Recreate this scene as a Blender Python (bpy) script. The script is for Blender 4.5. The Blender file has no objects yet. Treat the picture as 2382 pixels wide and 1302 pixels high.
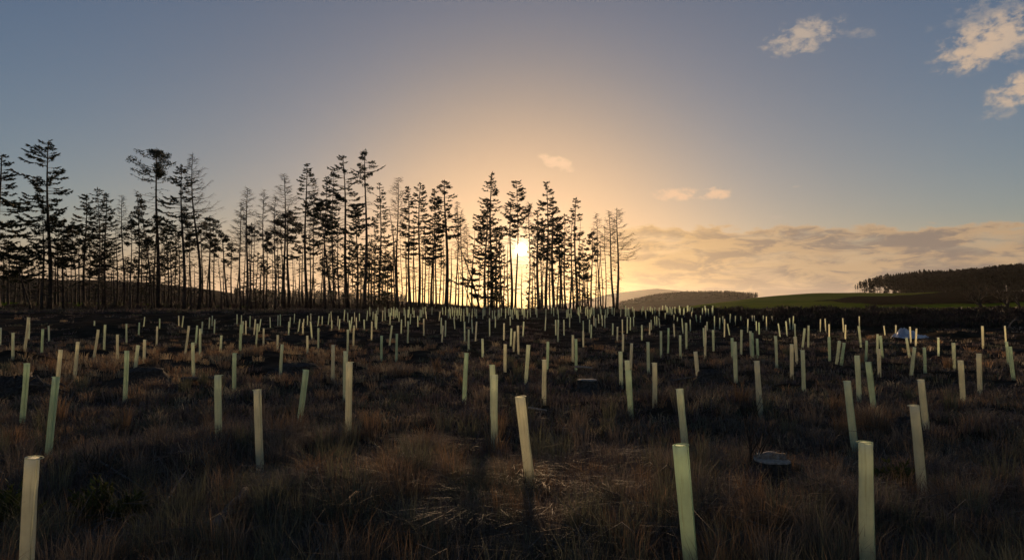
import bpy, math, random
import numpy as np
from mathutils import Vector

SC = bpy.context.scene
COL = SC.collection
R = math.radians

# ------------------------------------------------------------------ camera
F = 1720.0                      # focal length in photograph pixels (2382 wide)
EYE = 1.6
TILT = math.atan(64 / F)
cam = bpy.data.objects.new('camera', bpy.data.cameras.new('camera'))
COL.objects.link(cam)
SC.camera = cam
cam.location = (0, 0, EYE)
cam.rotation_euler = (R(90) + TILT, 0, 0)
cam.data.sensor_width = 36
cam.data.lens = 36 * F / 2382
cam.data.clip_start = 0.05
cam.data.clip_end = 20000

# ------------------------------------------------------------------ world
SUN_AZ = math.atan((1212 - 1191) / F)
SUN_EL = R(4.5)
SUN_DIR = Vector((math.sin(SUN_AZ) * math.cos(SUN_EL), math.cos(SUN_AZ) * math.cos(SUN_EL), math.sin(SUN_EL)))

world = bpy.data.worlds.new('World')
SC.world = world
world.use_nodes = True
NT = world.node_tree
NT.nodes.clear()


def link(a, b, nt=None):
    (nt or NT).links.new(a, b)


def M(op, a, b=None, c=None, clamp=False, nt=None):
    n = (nt or NT).nodes.new('ShaderNodeMath')
    n.operation = op
    n.use_clamp = clamp
    for i, v in enumerate((a, b, c)):
        if v is None:
            continue
        if isinstance(v, (int, float)):
            n.inputs[i].default_value = v
        else:
            (nt or NT).links.new(v, n.inputs[i])
    return n.outputs[0]


def MAP(v, a, b, c=0.0, d=1.0, smooth=True, nt=None):
    n = (nt or NT).nodes.new('ShaderNodeMapRange')
    n.interpolation_type = 'SMOOTHSTEP' if smooth else 'LINEAR'
    n.clamp = True
    (nt or NT).links.new(v, n.inputs[0])
    for i, x in enumerate((a, b, c, d)):
        n.inputs[i + 1].default_value = x
    return n.outputs[0]


def MIX(fac, a, b, mode='MIX', nt=None):
    n = (nt or NT).nodes.new('ShaderNodeMix')
    n.data_type = 'RGBA'
    n.blend_type = mode
    n.clamp_result = False
    for s, v in ((n.inputs[0], fac), (n.inputs[6], a), (n.inputs[7], b)):
        if isinstance(v, (int, float)):
            s.default_value = v
        elif isinstance(v, tuple):
            s.default_value = (*v, 1)
        else:
            (nt or NT).links.new(v, s)
    return n.outputs[2]


def NOISE(vec, scale, detail=4, rough=0.55, dist=0.0, nt=None):
    n = (nt or NT).nodes.new('ShaderNodeTexNoise')
    n.inputs['Scale'].default_value = scale
    n.inputs['Detail'].default_value = detail
    n.inputs['Roughness'].default_value = rough
    n.inputs['Distortion'].default_value = dist
    if vec is not None:
        (nt or NT).links.new(vec, n.inputs['Vector'])
    return n.outputs[0]


def COMB(x, y, z=0.0, nt=None):
    n = (nt or NT).nodes.new('ShaderNodeCombineXYZ')
    for i, v in enumerate((x, y, z)):
        if isinstance(v, (int, float)):
            n.inputs[i].default_value = v
        else:
            (nt or NT).links.new(v, n.inputs[i])
    return n.outputs[0]


SKY_STRENGTH = 0.056
tc = NT.nodes.new('ShaderNodeTexCoord')
sky = NT.nodes.new('ShaderNodeTexSky')
sky.sky_type = 'NISHITA'
sky.sun_disc = False
sky.sun_elevation = SUN_EL
sky.sun_rotation = SUN_AZ
sky.altitude = 150
sky.air_density = 1.0
sky.dust_density = 0.5
sky.ozone_density = 1.0
nrm = NT.nodes.new('ShaderNodeVectorMath')
nrm.operation = 'NORMALIZE'
link(tc.outputs['Generated'], nrm.inputs[0])
dirv = nrm.outputs[0]
sep = NT.nodes.new('ShaderNodeSeparateXYZ')
link(dirv, sep.inputs[0])
dx, dy, dz = sep.outputs
az = M('MULTIPLY', M('ARCTAN2', dx, dy), 180 / math.pi)
el = M('MULTIPLY', M('ARCSINE', dz), 180 / math.pi)
dot = NT.nodes.new('ShaderNodeVectorMath')
dot.operation = 'DOT_PRODUCT'
link(dirv, dot.inputs[0])
dot.inputs[1].default_value = SUN_DIR
ang = M('MULTIPLY', M('ARCCOSINE', M('MINIMUM', dot.outputs['Value'], 1.0)), 180 / math.pi)
tint = MIX(MAP(ang, 5, 20), (0.98, 0.90, 0.92), (0.82, 0.87, 1.20))
tint = MIX(MAP(ang, 18, 40), tint, (0.86, 0.98, 1.42))
base = MIX(1.0, sky.outputs[0], tint, 'MULTIPLY')
# pale milky band near the horizon away from the sun (thin haze), in Nishita units
hor = M('MULTIPLY', MAP(el, 6.5, 0.5), MAP(ang, 6, 16))
base = MIX(M('MULTIPLY', hor, 0.75), base, (8.8, 6.0, 4.1))

# --- clouds: a low bank on the right of the sun and a few torn puffs
vec = COMB(M('MULTIPLY', az, 0.22), M('MULTIPLY', el, 0.62))
n1 = NOISE(vec, 1.9, 8, 0.62, 0.5)
n2 = NOISE(COMB(M('MULTIPLY', az, 0.22), M('MULTIPLY', el, 1.05), 3.7), 1.0, 6, 0.6, 0.5)
edge = M('ADD', el, M('MULTIPLY', M('SUBTRACT', n1, 0.5), 2.5))
top = M('SUBTRACT', 6.3, M('MULTIPLY', M('MAXIMUM', M('SUBTRACT', az, 9.0), 0.0), 0.035))
over = M('SUBTRACT', top, edge)
bank = M('MULTIPLY', MAP(over, -0.05, 0.35), MAP(az, 5.0, 11.0))
bank = M('MULTIPLY', bank, MAP(n2, 0.24, 0.52, 0.35, 1.0))
bank = M('MULTIPLY', bank, MAP(el, 0.2, 2.2, 0.95, 1.0))
near = MAP(ang, 4.0, 24.0)
lit = MIX(near, (13.0, 7.7, 2.7), (8.0, 5.4, 2.9))
shade = MIX(near, (7.2, 4.5, 2.2), (3.5, 2.7, 2.2))
rim = MAP(over, 0.75, 0.10)
grain = MAP(NOISE(COMB(M('MULTIPLY', az, 0.26), M('MULTIPLY', el, 0.95), 9.1), 1.25, 8, 0.60, 0.6), 0.44, 0.60)
fac = M('MAXIMUM', M('MULTIPLY', rim, 1.0), M('MULTIPLY', grain, 0.85))
bankcol = MIX(M('MULTIPLY', fac, MAP(el, 0.5, 2.6, 0.45, 1.0)), shade, lit)
skyc = MIX(M('MULTIPLY', bank, 0.96), base, bankcol)
tear = NOISE(COMB(M('MULTIPLY', az, 1.0), M('MULTIPLY', el, 1.5), 1.3), 1.0, 9, 0.60, 0.22)


def puff(caz, cel, raz, rel, skew, amount, thr, col):
    """one torn cloud: an ellipse on the sky eaten away by noise"""
    global skyc
    a = M('SUBTRACT', az, caz)
    e = M('SUBTRACT', M('SUBTRACT', el, cel), M('MULTIPLY', a, skew))
    q = M('ADD', M('POWER', M('DIVIDE', a, raz), 2.0), M('POWER', M('DIVIDE', e, rel), 2.0))
    body = M('SUBTRACT', 1.0, M('SQRT', q))
    f = M('ADD', M('MULTIPLY', body, 0.50), M('MULTIPLY', M('SUBTRACT', tear, thr + 0.03), 1.9))
    f = M('MULTIPLY', MAP(f, -0.05, 0.55), MAP(body, -0.35, 0.15))
    skyc = MIX(M('MULTIPLY', f, amount), skyc, col)


def px_dir(px, py):
    """direction in degrees of a point of the sky"""
    u, v = (px - 1191) / F, (651 - py) / F
    ct, st = math.cos(TILT), math.sin(TILT)
    y, z = ct - v * st, st + v * ct
    return math.degrees(math.atan2(u, y)), math.degrees(math.atan2(z, math.hypot(u, y)))


CREAM = (7.6, 6.4, 5.2)
for (px, py, w, h, sk, am, th, c) in [
        (1872, 86, 92, 36, 0.10, 0.9, 0.46, CREAM), (1975, 75, 60, 15, -0.20, 0.35, 0.50, CREAM),
        (2290, 100, 100, 52, 0.20, 0.95, 0.44, (9.5, 7.4, 5.2)), (2280, 45, 95, 50, 0.0, 0.40, 0.50, CREAM),
        (2375, 100, 60, 40, 0.0, 0.5, 0.48, CREAM),
        (2375, 205, 70, 36, 0.25, 0.95, 0.44, (9.5, 7.4, 5.2)), (2330, 250, 50, 30, 0.1, 0.55, 0.49, CREAM),
        (1298, 380, 44, 16, -0.25, 0.8, 0.44, (17.0, 11.6, 6.2)),
        (1572, 452, 50, 15, 0.0, 0.95, 0.42, (14.5, 9.6, 5.4)), (1665, 450, 38, 14, 0.05, 0.95, 0.42, (13.5, 9.2, 5.4)),
        (1850, 435, 14, 5, 0.0, 0.5, 0.45, CREAM), (1810, 505, 30, 6, 0.0, 0.5, 0.46, CREAM)]:
    a0, e0 = px_dir(px, py)
    k = math.degrees(1 / F) * math.cos(R(a0))
    puff(a0, e0, w * k, h * k, sk, am, th, c)

# soft shoulder, as bright air near the sun loses colour before it clips
sc_ = NT.nodes.new('ShaderNodeSeparateColor')
link(skyc, sc_.inputs[0])
cc_ = NT.nodes.new('ShaderNodeCombineColor')
for i_, k_ in enumerate((19.0, 11.8, 9.2)):
    c_in = sc_.outputs[i_]
    link(M('DIVIDE', c_in, M('SQRT', M('ADD', 1.0, M('POWER', M('DIVIDE', c_in, k_), 2.0)))), cc_.inputs[i_])
skyc = cc_.outputs[0]
# the sun itself and its close aureole
disc = MAP(ang, 0.50, 0.32, 0.0, 260.0)
aur = M('ADD', M('MULTIPLY', M('EXPONENT', M('MULTIPLY', ang, -2.1)), 42.0), M('MULTIPLY', M('EXPONENT', M('MULTIPLY', ang, -0.6)), 2.0))
glow = MIX(1.0, (1.0, 0.80, 0.46), M('ADD', disc, aur), 'MULTIPLY')
skyc = MIX(1.0, skyc, glow, 'ADD')
bg = NT.nodes.new('ShaderNodeBackground')
bg.inputs[1].default_value = SKY_STRENGTH
link(skyc, bg.inputs[0])
wo = NT.nodes.new('ShaderNodeOutputWorld')
link(bg.outputs[0], wo.inputs[0])

# ------------------------------------------------------------------ sun
sl = bpy.data.lights.new('sun', 'SUN')
sl.energy = 4.2
sl.angle = R(3.0)
sl.color = (1.0, 0.66, 0.36)
sun = bpy.data.objects.new('sun', sl)
COL.objects.link(sun)
sun.rotation_euler = SUN_DIR.to_track_quat('Z', 'Y').to_euler()

vs = SC.view_settings
vs.view_transform = 'Standard'
vs.look = 'None'
vs.exposure = 0.32
vs.gamma = 1.0
vs.use_curve_mapping = False
SC.render.engine = 'CYCLES'
cy = SC.cycles
cy.use_denoising = True
try:
    cy.denoiser = 'OPENIMAGEDENOISE'
except Exception:
    pass
cy.max_bounces = 6
cy.diffuse_bounces = 3
cy.glossy_bounces = 2
cy.transmission_bounces = 4
cy.transparent_max_bounces = 4
cy.volume_bounces = 0
cy.caustics_reflective = False
cy.caustics_refractive = False
cy.sample_clamp_indirect = 6


# ------------------------------------------------------------------ helpers
def tag(o, label=None, cat=None, group=None, kind=None):
    for k, v in (('label', label), ('category', cat), ('group', group), ('kind', kind)):
        if v:
            o[k] = v
    return o


def empty(name, loc=(0, 0, 0)):
    o = bpy.data.objects.new(name, None)
    o.empty_display_size = 0.2
    o.location = loc
    COL.objects.link(o)
    return o


def mesh_tris(name, V, T, smooth=False, cols=None):
    """triangle mesh from arrays"""
    V = np.asarray(V, np.float32).reshape(-1, 3)
    T = np.asarray(T, np.int32).reshape(-1, 3)
    me = bpy.data.meshes.new(name)
    me.vertices.add(len(V))
    me.vertices.foreach_set('co', V.ravel())
    me.loops.add(T.size)
    me.loops.foreach_set('vertex_index', T.ravel())
    me.polygons.add(len(T))
    me.polygons.foreach_set('loop_start', np.arange(0, T.size, 3, dtype=np.int32))
    if smooth:
        me.polygons.foreach_set('use_smooth', np.ones(len(T), bool))
    if cols is not None:
        at = me.color_attributes.new('tint', 'FLOAT_COLOR', 'POINT')
        c = np.ones((len(V), 4), np.float32)
        c[:, :3] = cols
        at.data.foreach_set('color', c.ravel())
    me.update()
    return me


def add(name, me, mat, parent=None, loc=None):
    o = bpy.data.objects.new(name, me)
    if mat is not None and not me.materials:
        me.materials.append(mat)
    o.parent = parent
    if loc is not None:
        o.location = loc
    COL.objects.link(o)
    return o


class MB:
    """collects tubes and loose triangles into one mesh"""

    def __init__(s):
        s.v, s.t, s.n = [], [], 0

    def put(s, V, T):
        V = np.asarray(V, float).reshape(-1, 3)
        s.v.append(V)
        s.t.append(np.asarray(T, int).reshape(-1, 3) + s.n)
        s.n += len(V)

    def tube(s, P, rad, k=6, cap=True, ring=None):
        P = np.asarray(P, float)
        n = len(P)
        rad = np.broadcast_to(np.asarray(rad, float), (n,))
        d = np.gradient(P, axis=0)
        d /= np.linalg.norm(d, axis=1)[:, None] + 1e-9
        ref = np.array([0.0, 0.0, 1.0]) if abs(d[0][2]) < 0.9 else np.array([1.0, 0.0, 0.0])
        a = np.cross(d, ref)
        a /= np.linalg.norm(a, axis=1)[:, None] + 1e-9
        b = np.cross(d, a)
        th = np.linspace(0, 2 * math.pi, k, endpoint=False)
        V = P[:, None, :] + rad[:, None, None] * (np.cos(th)[None, :, None] * a[:, None, :] + np.sin(th)[None, :, None] * b[:, None, :])
        if ring is not None:
            V = P[:, None, :] + (V - P[:, None, :]) * ring[:, :, None]
        T = []
        for i in range(n - 1):
            for j in range(k):
                q = (j + 1) % k
                T += [(i * k + j, i * k + q, (i + 1) * k + q), (i * k + j, (i + 1) * k + q, (i + 1) * k + j)]
        V = V.reshape(-1, 3)
        if cap:
            V = np.vstack([V, P[-1:], P[:1]])
            c, c0 = n * k, n * k + 1
            for j in range(k):
                T.append(((n - 1) * k + j, (n - 1) * k + (j + 1) % k, c))
                T.append(((j + 1) % k, j, c0))
        s.put(V, T)

    def tris(s, A):
        A = np.asarray(A, float).reshape(-1, 3, 3)
        s.put(A.reshape(-1, 3), np.arange(len(A) * 3))

    def mesh(s, name, smooth=False):
        return mesh_tris(name, np.vstack(s.v), np.vstack(s.t), smooth)


def sstep(a, b, x):
    t = np.clip((x - a) / (b - a), 0, 1)
    return t * t * (3 - 2 * t)


def _h(ix, iy, seed):
    n = (ix.astype(np.int64) * 374761393 + iy.astype(np.int64) * 668265263 + seed * 1442695041) & 0xFFFFFFFF
    n = ((n ^ (n >> 13)) * 1274126177) & 0xFFFFFFFF
    return ((n ^ (n >> 16)) & 0xFFFF) / 65535.0


def vnoise(x, y, seed=0):
    x, y = np.asarray(x, float), np.asarray(y, float)
    ix, iy = np.floor(x), np.floor(y)
    fx, fy = x - ix, y - iy
    fx, fy = fx * fx * (3 - 2 * fx), fy * fy * (3 - 2 * fy)
    a, b = _h(ix, iy, seed), _h(ix + 1, iy, seed)
    c, d = _h(ix, iy + 1, seed), _h(ix + 1, iy + 1, seed)
    return (a * (1 - fx) + b * fx) * (1 - fy) + (c * (1 - fx) + d * fx) * fy - 0.5


def fbm(x, y, seed=0, octv=4):
    s, a, f = 0.0, 1.0, 1.0
    for i in range(octv):
        s = s + a * vnoise(np.asarray(x) * f, np.asarray(y) * f, seed + i)
        a *= 0.5
        f *= 2.1
    return s


# ------------------------------------------------------------------ terrain
U_K = [-2, -.80, -.69, -.576, -.46, -.367, -.17, -.05, 0.03, 0.15, .20, .26, .325, .47, .69, .9, 2]
Z_K = [24, 26, 26, 24, 19, 11, 7.5, 2.0, -6, -6, -2.5, 2.2, 5.6, 8.2, 10.3, 11, 11]
MOUNDS = [(-13.6, 20.2, .42, 1.0), (-8.6, 18.6, .35, .9), (-7.2, 22.0, .3, 1.2), (2.1, 5.3, .16, .9), (-1.3, 5.6, .20, .8),
          (-3.6, 7.2, .16, 1.1), (5.6, 8.9, .2, 1.2), (-2.2, 10.5, .15, 1.6), (3.0, 11.5, .15, 1.3), (7.8, 6.3, .15, 1.2),
          (30.0, 38.0, .5, 2.2), (24.0, 40.0, .4, 1.5), (-24, 44, .5, 3.0), (-9, 40, .35, 3.5), (18.0, 16.0, .25, 1.3), (2.33, 6.7, .10, .55)]


def zg(x, y, rough=True):
    x, y = np.asarray(x, float), np.asarray(y, float)
    ys = np.maximum(y, 1.0)
    u = np.clip(x / ys, -2, 2)
    right = sstep(.14, .26, u)
    centre = 1.24 * sstep(42, 96, ys)
    bank = 1.26 * sstep(50, 69, ys) - 0.75 * sstep(71, 84, ys)
    z = centre * (1 - right) + bank * right
    yc = np.where(u > 0.1, 420.0, 600.0)
    zt = np.interp(u, U_K, Z_K)
    far = sstep(88, 1, 0) * 0 + np.clip((ys - 88) / (yc - 88), 0, 1)
    far = far ** 1.15
    z = z + (zt - z) * far - np.clip(ys - yc, 0, 900) * 0.03
    if rough:
        amp = sstep(1.5, 5, ys) * (1 - sstep(150, 400, ys))
        z = z + amp * (0.16 * fbm(x * .35, y * .35, 11, 3) + 0.10 * fbm(x * 1.3, y * 1.3, 23, 3))
        z = z + right * sstep(52, 62, ys) * (1 - sstep(72, 80, ys)) * 0.5 * fbm(x * .5, y * .5, 5, 4)
        z = z + far * 4.0 * fbm(x * .012, y * .012, 41, 3)
        for mx, my, mh, mr in MOUNDS:
            z = z + mh * np.exp(-((x - mx) ** 2 + (y - my) ** 2) / (mr * mr))
    return z


def ray(px, py):
    u, v = (px - 1191) / F, (651 - py) / F
    ct, st = math.cos(TILT), math.sin(TILT)
    d = np.array([u, ct - v * st, st + v * ct])
    return d / d[1]


_YS = np.concatenate([np.arange(2, 40, .05), np.arange(40, 110, .2)])


def ground_at(px, py, rough=False):
    """point of the terrain seen at that place of the photograph"""
    d = ray(px, py)
    z = EYE + d[2] * _YS
    g = zg(d[0] * _YS, _YS, rough)
    i = np.argmax(z <= g)
    if not (z <= g).any():
        i = np.argmin(z - g)
    y = _YS[i]
    return float(d[0] * y), float(y)


def at_px(px, y):
    return (px - 1191) / F * y / (math.cos(TILT)) * 1.0


# ------------------------------------------------------------------ materials
def material(name):
    m = bpy.data.materials.new(name)
    m.use_nodes = True
    nt = m.node_tree
    b = nt.nodes['Principled BSDF']
    return m, nt, b


def simple(name, col, rough=0.85, scale=8.0, var=0.45, bump=0.0, spec=0.25, col2=None):
    m, nt, b = material(name)
    t = nt.nodes.new('ShaderNodeTexCoord')
    n = NOISE(t.outputs['Object'], scale, 6, 0.62, 0.2, nt)
    c2 = col2 or tuple(x * (1 - var) for x in col)
    link(MIX(MAP(n, .35, .65, nt=nt), c2, col, nt=nt), b.inputs['Base Color'], nt)
    b.inputs['Roughness'].default_value = rough
    b.inputs['Specular IOR Level'].default_value = spec
    if bump:
        bp = nt.nodes.new('ShaderNodeBump')
        bp.inputs['Strength'].default_value = bump
        bp.inputs['Distance'].default_value = 0.05
        link(n, bp.inputs['Height'], nt)
        link(bp.outputs[0], b.inputs['Normal'], nt)
    return m


def leafy(name, trans=0.35, attr=True, col=(.05, .05, .02), rough=0.7, spec=0.2):
    """thin blades and needles: some light passes through"""
    m, nt, b = material(name)
    out = nt.nodes['Material Output']
    if attr:
        a = nt.nodes.new('ShaderNodeAttribute')
        a.attribute_name = 'tint'
        c = a.outputs['Color']
        link(c, b.inputs['Base Color'], nt)
    else:
        t = nt.nodes.new('ShaderNodeTexCoord')
        n = NOISE(t.outputs['Object'], 3.0, 3, .6, 0, nt)
        c = MIX(n, tuple(x * .55 for x in col), tuple(x * 1.4 for x in col), nt=nt)
        link(c, b.inputs['Base Color'], nt)
    b.inputs['Roughness'].default_value = rough
    b.inputs['Specular IOR Level'].default_value = spec
    if trans > 0:
        tr = nt.nodes.new('ShaderNodeBsdfTranslucent')
        link(c, tr.inputs[0], nt)
        mx = nt.nodes.new('ShaderNodeMixShader')
        mx.inputs[0].default_value = trans
        link(b.outputs[0], mx.inputs[1], nt)
        link(tr.outputs[0], mx.inputs[2], nt)
        link(mx.outputs[0], out.inputs[0], nt)
    return m


def ground_mat():
    m, nt, b = material('peaty_ground')
    g = nt.nodes.new('ShaderNodeNewGeometry')
    p = g.outputs['Position']
    a = NOISE(p, .8, 8, .65, .3, nt)
    c = NOISE(p, 6.0, 6, .7, .3, nt)
    big = NOISE(p, .06, 5, .6, .2, nt)
    col = MIX(MAP(a, .38, .62, nt=nt), (.035, .028, .021), (.090, .068, .048), nt=nt)
    col = MIX(MAP(c, .5, .75, 0, .6, nt=nt), col, (.065, .045, .026), nt=nt)
    col = MIX(MAP(big, .45, .6, 0, .5, nt=nt), col, (.035, .030, .016), nt=nt)
    link(col, b.inputs['Base Color'], nt)
    b.inputs['Roughness'].default_value = .95
    b.inputs['Specular IOR Level'].default_value = 0
    bp = nt.nodes.new('ShaderNodeBump')
    bp.inputs['Strength'].default_value = .9
    bp.inputs['Distance'].default_value = .06
    link(c, bp.inputs['Height'], nt)
    link(bp.outputs[0], b.inputs['Normal'], nt)
    return m


def field_mat():
    m, nt, b = material('pasture')
    g = nt.nodes.new('ShaderNodeNewGeometry')
    p = g.outputs['Position']
    a = NOISE(p, .035, 6, .6, .4, nt)
    c = NOISE(p, .5, 6, .7, .2, nt)
    col = MIX(MAP(a, .38, .62, nt=nt), (.095, .150, .010), (.15, .175, .018), nt=nt)
    col = MIX(MAP(c, .45, .7, 0, .4, nt=nt), col, (.060, .052, .012), nt=nt)
    link(col, b.inputs['Base Color'], nt)
    b.inputs['Roughness'].default_value = .9
    b.inputs['Specular IOR Level'].default_value = 0
    return m


MAT_GROUND = ground_mat()
MAT_FIELD = field_mat()
MAT_BARK = simple('conifer_bark', (.075, .055, .042), .9, 3.0, .5)
MAT_TWIG = simple('bare_twigs', (.085, .062, .045), .9, 2.0, .4)
MAT_NEEDLE = leafy('conifer_needles', .12, False, (.030, .036, .018), .75)
MAT_FAR = leafy('far_woodland', .10, False, (.026, .020, .013), .85)
MAT_HILL = simple('moorland', (.034, .026, .016), .95, .02, .45, spec=0)
MAT_GRASS = leafy('moor_grass_blades', .28, True)
MAT_HEATH = leafy('heather_sprigs', .15, True)
MAT_STICK = simple('weathered_sticks', (.19, .16, .13), .85, 14, .55)
MAT_STUMPBARK = simple('stump_bark', (.10, .080, .062), .95, 22, .6, .8)
MAT_CUT = simple('sawn_wood', (.48, .40, .32), .8, 30, .45, .3)
MAT_LOG = simple('grey_log_bark', (.17, .14, .115), .9, 16, .55, .6)
MAT_STAKE = simple('stake_wood', (.32, .22, .13), .85, 30, .4)
MAT_GORSE = leafy('gorse_sprays', .3, False, (.085, .095, .025), .7)

# ------------------------------------------------------------------ ground sheet
radii = np.concatenate([np.linspace(0.3, 2.4, 6, endpoint=False), np.geomspace(2.4, 120, 300, endpoint=False), np.geomspace(120, 5000, 90)])
fine = np.arange(-46, 46.01, 0.28)
coarse = np.arange(50, 311, 5.0)
azs = np.radians(np.concatenate([fine, coarse]))
A, Rr = np.meshgrid(azs, radii)
X, Y = Rr * np.sin(A), Rr * np.cos(A)
Z = zg(X, Y)
nr, na = X.shape
V = np.stack([X, Y, Z], -1).reshape(-1, 3)
V = np.vstack([V, [[0, 0, float(zg(0., 0.))]]])
ii, jj = np.meshgrid(np.arange(nr - 1), np.arange(na), indexing='ij')
jn = (jj + 1) % na
q = np.stack([ii * na + jj, (ii + 1) * na + jj, (ii + 1) * na + jn, ii * na + jn], -1).reshape(-1, 4)
T = np.vstack([q[:, [0, 2, 1]], q[:, [0, 3, 2]]])
T = np.vstack([T, [[nr * na, j, (j + 1) % na] for j in range(na)]])
T = T[:, [0, 2, 1]]
me = mesh_tris('ground', V, T, True)
g = add('ground', me, MAT_GROUND)
g['kind'] = 'structure'


def sheet(name, us, ys, lift, mat):
    UU, YY = np.meshgrid(us, ys)
    XX = UU * YY
    ZZ = zg(XX, YY) + lift
    n, k = XX.shape
    VV = np.stack([XX, YY, ZZ], -1).reshape(-1, 3)
    i, j = np.meshgrid(np.arange(n - 1), np.arange(k - 1), indexing='ij')
    a = (i * k + j).ravel()
    TT = np.vstack([np.stack([a, a + 1, a + k + 1], -1), np.stack([a, a + k + 1, a + k], -1)])
    o = add(name, mesh_tris(name, VV, TT, True), mat)
    o['kind'] = 'structure'
    return o


sheet('field', np.linspace(.17, .95, 90), np.geomspace(92, 425, 70), .12, MAT_FIELD)
sheet('field', np.linspace(-.95, -.02, 60), np.linspace(104, 122, 12), .12, MAT_FIELD)
MAT_ROUGH = simple('rough_bracken', (.030, .020, .011), .95, .3, .5, spec=0)
us_, ts_ = np.linspace(.408, .80, 70), np.linspace(-1, 1, 15)
UU, TT_ = np.meshgrid(us_, ts_)
YY = 248 + 74 * TT_ * sstep(.405, .50, UU) ** .7 + 10 * fbm(UU * 30, TT_ * 0 + 1, 4, 3) * sstep(.41, .47, UU)
XX = UU * YY
VV = np.stack([XX, YY, zg(XX, YY) + .30], -1).reshape(-1, 3)
i_, j_ = np.meshgrid(np.arange(14), np.arange(69), indexing='ij')
a_ = (i_ * 70 + j_).ravel()
o = add('rough_ground', mesh_tris('rough_ground', VV, np.vstack([np.stack([a_, a_ + 1, a_ + 71], -1), np.stack([a_, a_ + 71, a_ + 70], -1)]), True), MAT_ROUGH)
o['kind'] = 'structure'


# ------------------------------------------------------------------ distant hills and woods
def hill(name, prof, yc, depth, lowpy, mat, seed):
    px = np.array([p[0] for p in prof], float)
    py = np.array([p[1] for p in prof], float)
    xs = np.linspace(px[0], px[-1], 120)
    tops = EYE + yc * (715 - np.interp(xs, px, py)) / F
    low = EYE + yc * (715 - lowpy) / F
    ts = np.linspace(-1, 1, 21)
    VV = []
    for t in ts:
        w = (1 - t * t) ** 1.2
        yy = yc + t * depth
        xx = (xs - 1191) / F * yc
        zz = low + (tops - low) * w * (1 + .05 * fbm(xx * .006 * 900 / yc, t * 3 + xx * 0, seed, 3) * (1 - w))
        VV.append(np.stack([xx, np.full_like(xx, yy), zz], -1))
    VV = np.array(VV)
    n, k = VV.shape[:2]
    i, j = np.meshgrid(np.arange(n - 1), np.arange(k - 1), indexing='ij')
    a = (i * k + j).ravel()
    TT = np.vstack([np.stack([a, a + 1, a + k + 1], -1), np.stack([a, a + k + 1, a + k], -1)])
    o = add(name, mesh_tris(name, VV.reshape(-1, 3), TT, True), mat)
    o['kind'] = 'structure'
    return lambda X_, Y_: np.interp((np.asarray(X_) / yc) * F + 1191, xs, tops)


hill('hill', [(1250, 712), (1330, 703), (1380, 693), (1420, 683), (1470, 677), (1500, 673.5), (1522, 671.5), (1548, 674), (1600, 679),
              (1650, 682), (1700, 690), (1760, 699), (1850, 712)], 3900, 800, 722, MAT_HILL, 3)
ridge_top = hill('hill', [(1400, 716), (1450, 707), (1520, 699), (1600, 694), (1680, 693), (1740, 697), (1800, 704), (1900, 718)], 900, 120, 725, MAT_HILL, 9)


def far_conifer(rng, h, w, n=34, trunk_frac=.25):
    """light-weight conifer as an array of triangles: ragged layered outline with a thin trunk"""
    tr = []
    for k in range(3):
        a0, a1 = k * 2.09, (k + 1) * 2.09
        r = .022 * h * .55
        p0, p1 = [r * math.cos(a0), r * math.sin(a0), -.4], [r * math.cos(a1), r * math.sin(a1), -.4]
        tr.append([p0, p1, [0, 0, h * .95]])
    for i in range(n):
        t = rng.random() ** .8
        z = h * (trunk_frac + (1 - trunk_frac) * t)
        rr = w * (1 - t) ** .36 * (.6 + .6 * rng.random()) + .14 * w
        a = rng.random() * 6.283
        ca, sa = math.cos(a), math.sin(a)
        tip = [rr * ca, rr * sa, z - .10 * h * rng.random()]
        b = a + 1.57
        q = .30 * rr + .1 * w
        tr.append([[q * math.cos(b), q * math.sin(b), z + .01 * h], tip, [-q * math.cos(b) * .6, -q * math.sin(b) * .6, z + .05 * h]])
    return np.array(tr)


rng = random.Random(5)
far_var = [far_conifer(rng, 1.0, .11 + .06 * rng.random(), 44, .22 + .36 * rng.random()) for _ in range(10)]
dense_var = [far_conifer(rng, 1.0, .20 + .06 * rng.random(), 34, .12) for _ in range(6)]


def spin(T_, h, x, y, z, a):
    c, s = math.cos(a), math.sin(a)
    P = T_ * h
    return np.stack([P[..., 0] * c - P[..., 1] * s + x, P[..., 0] * s + P[..., 1] * c + y, P[..., 2] + z], -1)


def far_wood(name, spots, var, label):
    mb = MB()
    for (x, y, z, h) in spots:
        mb.tris(spin(rng.choice(var), h, x, y, z, rng.random() * 6.28))
    o = add(name, mb.mesh(name), MAT_FAR)
    return tag(o, label, 'woodland', None, 'stuff')


spots = []
for i in range(1100):
    px = 1435 + 312 * rng.random() ** .8
    y = 870 + 75 * rng.random()
    x = (px - 1191) / F * 900
    edge_ = min(1, (px - 1425) / 120.0)
    spots.append((x, y, float(ridge_top(x, y)) - 3.2 * (1 - .4 * edge_), (5.5 + 4.5 * edge_) * (.85 + .25 * rng.random())))
far_wood('ridge_woodland', spots, dense_var, 'small hazy wood capping the low ridge below the distant hill')
spots = []
for i in range(460):
    px = 545 + 400 * rng.random()
    y = 560 + 60 * rng.random()
    x = (px - 1191) / F * y
    spots.append((x, y, float(zg(x, y, False)) - .5, (4.5 + 2.5 * rng.random())))
far_wood('valley_woodland', spots, dense_var, 'dark far wood seen between the trunks of the pine belt')

ORD = ['first', 'second', 'third', 'fourth', 'fifth', 'sixth', 'seventh', 'eighth', 'ninth', 'tenth', 'eleventh', 'twelfth']
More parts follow.
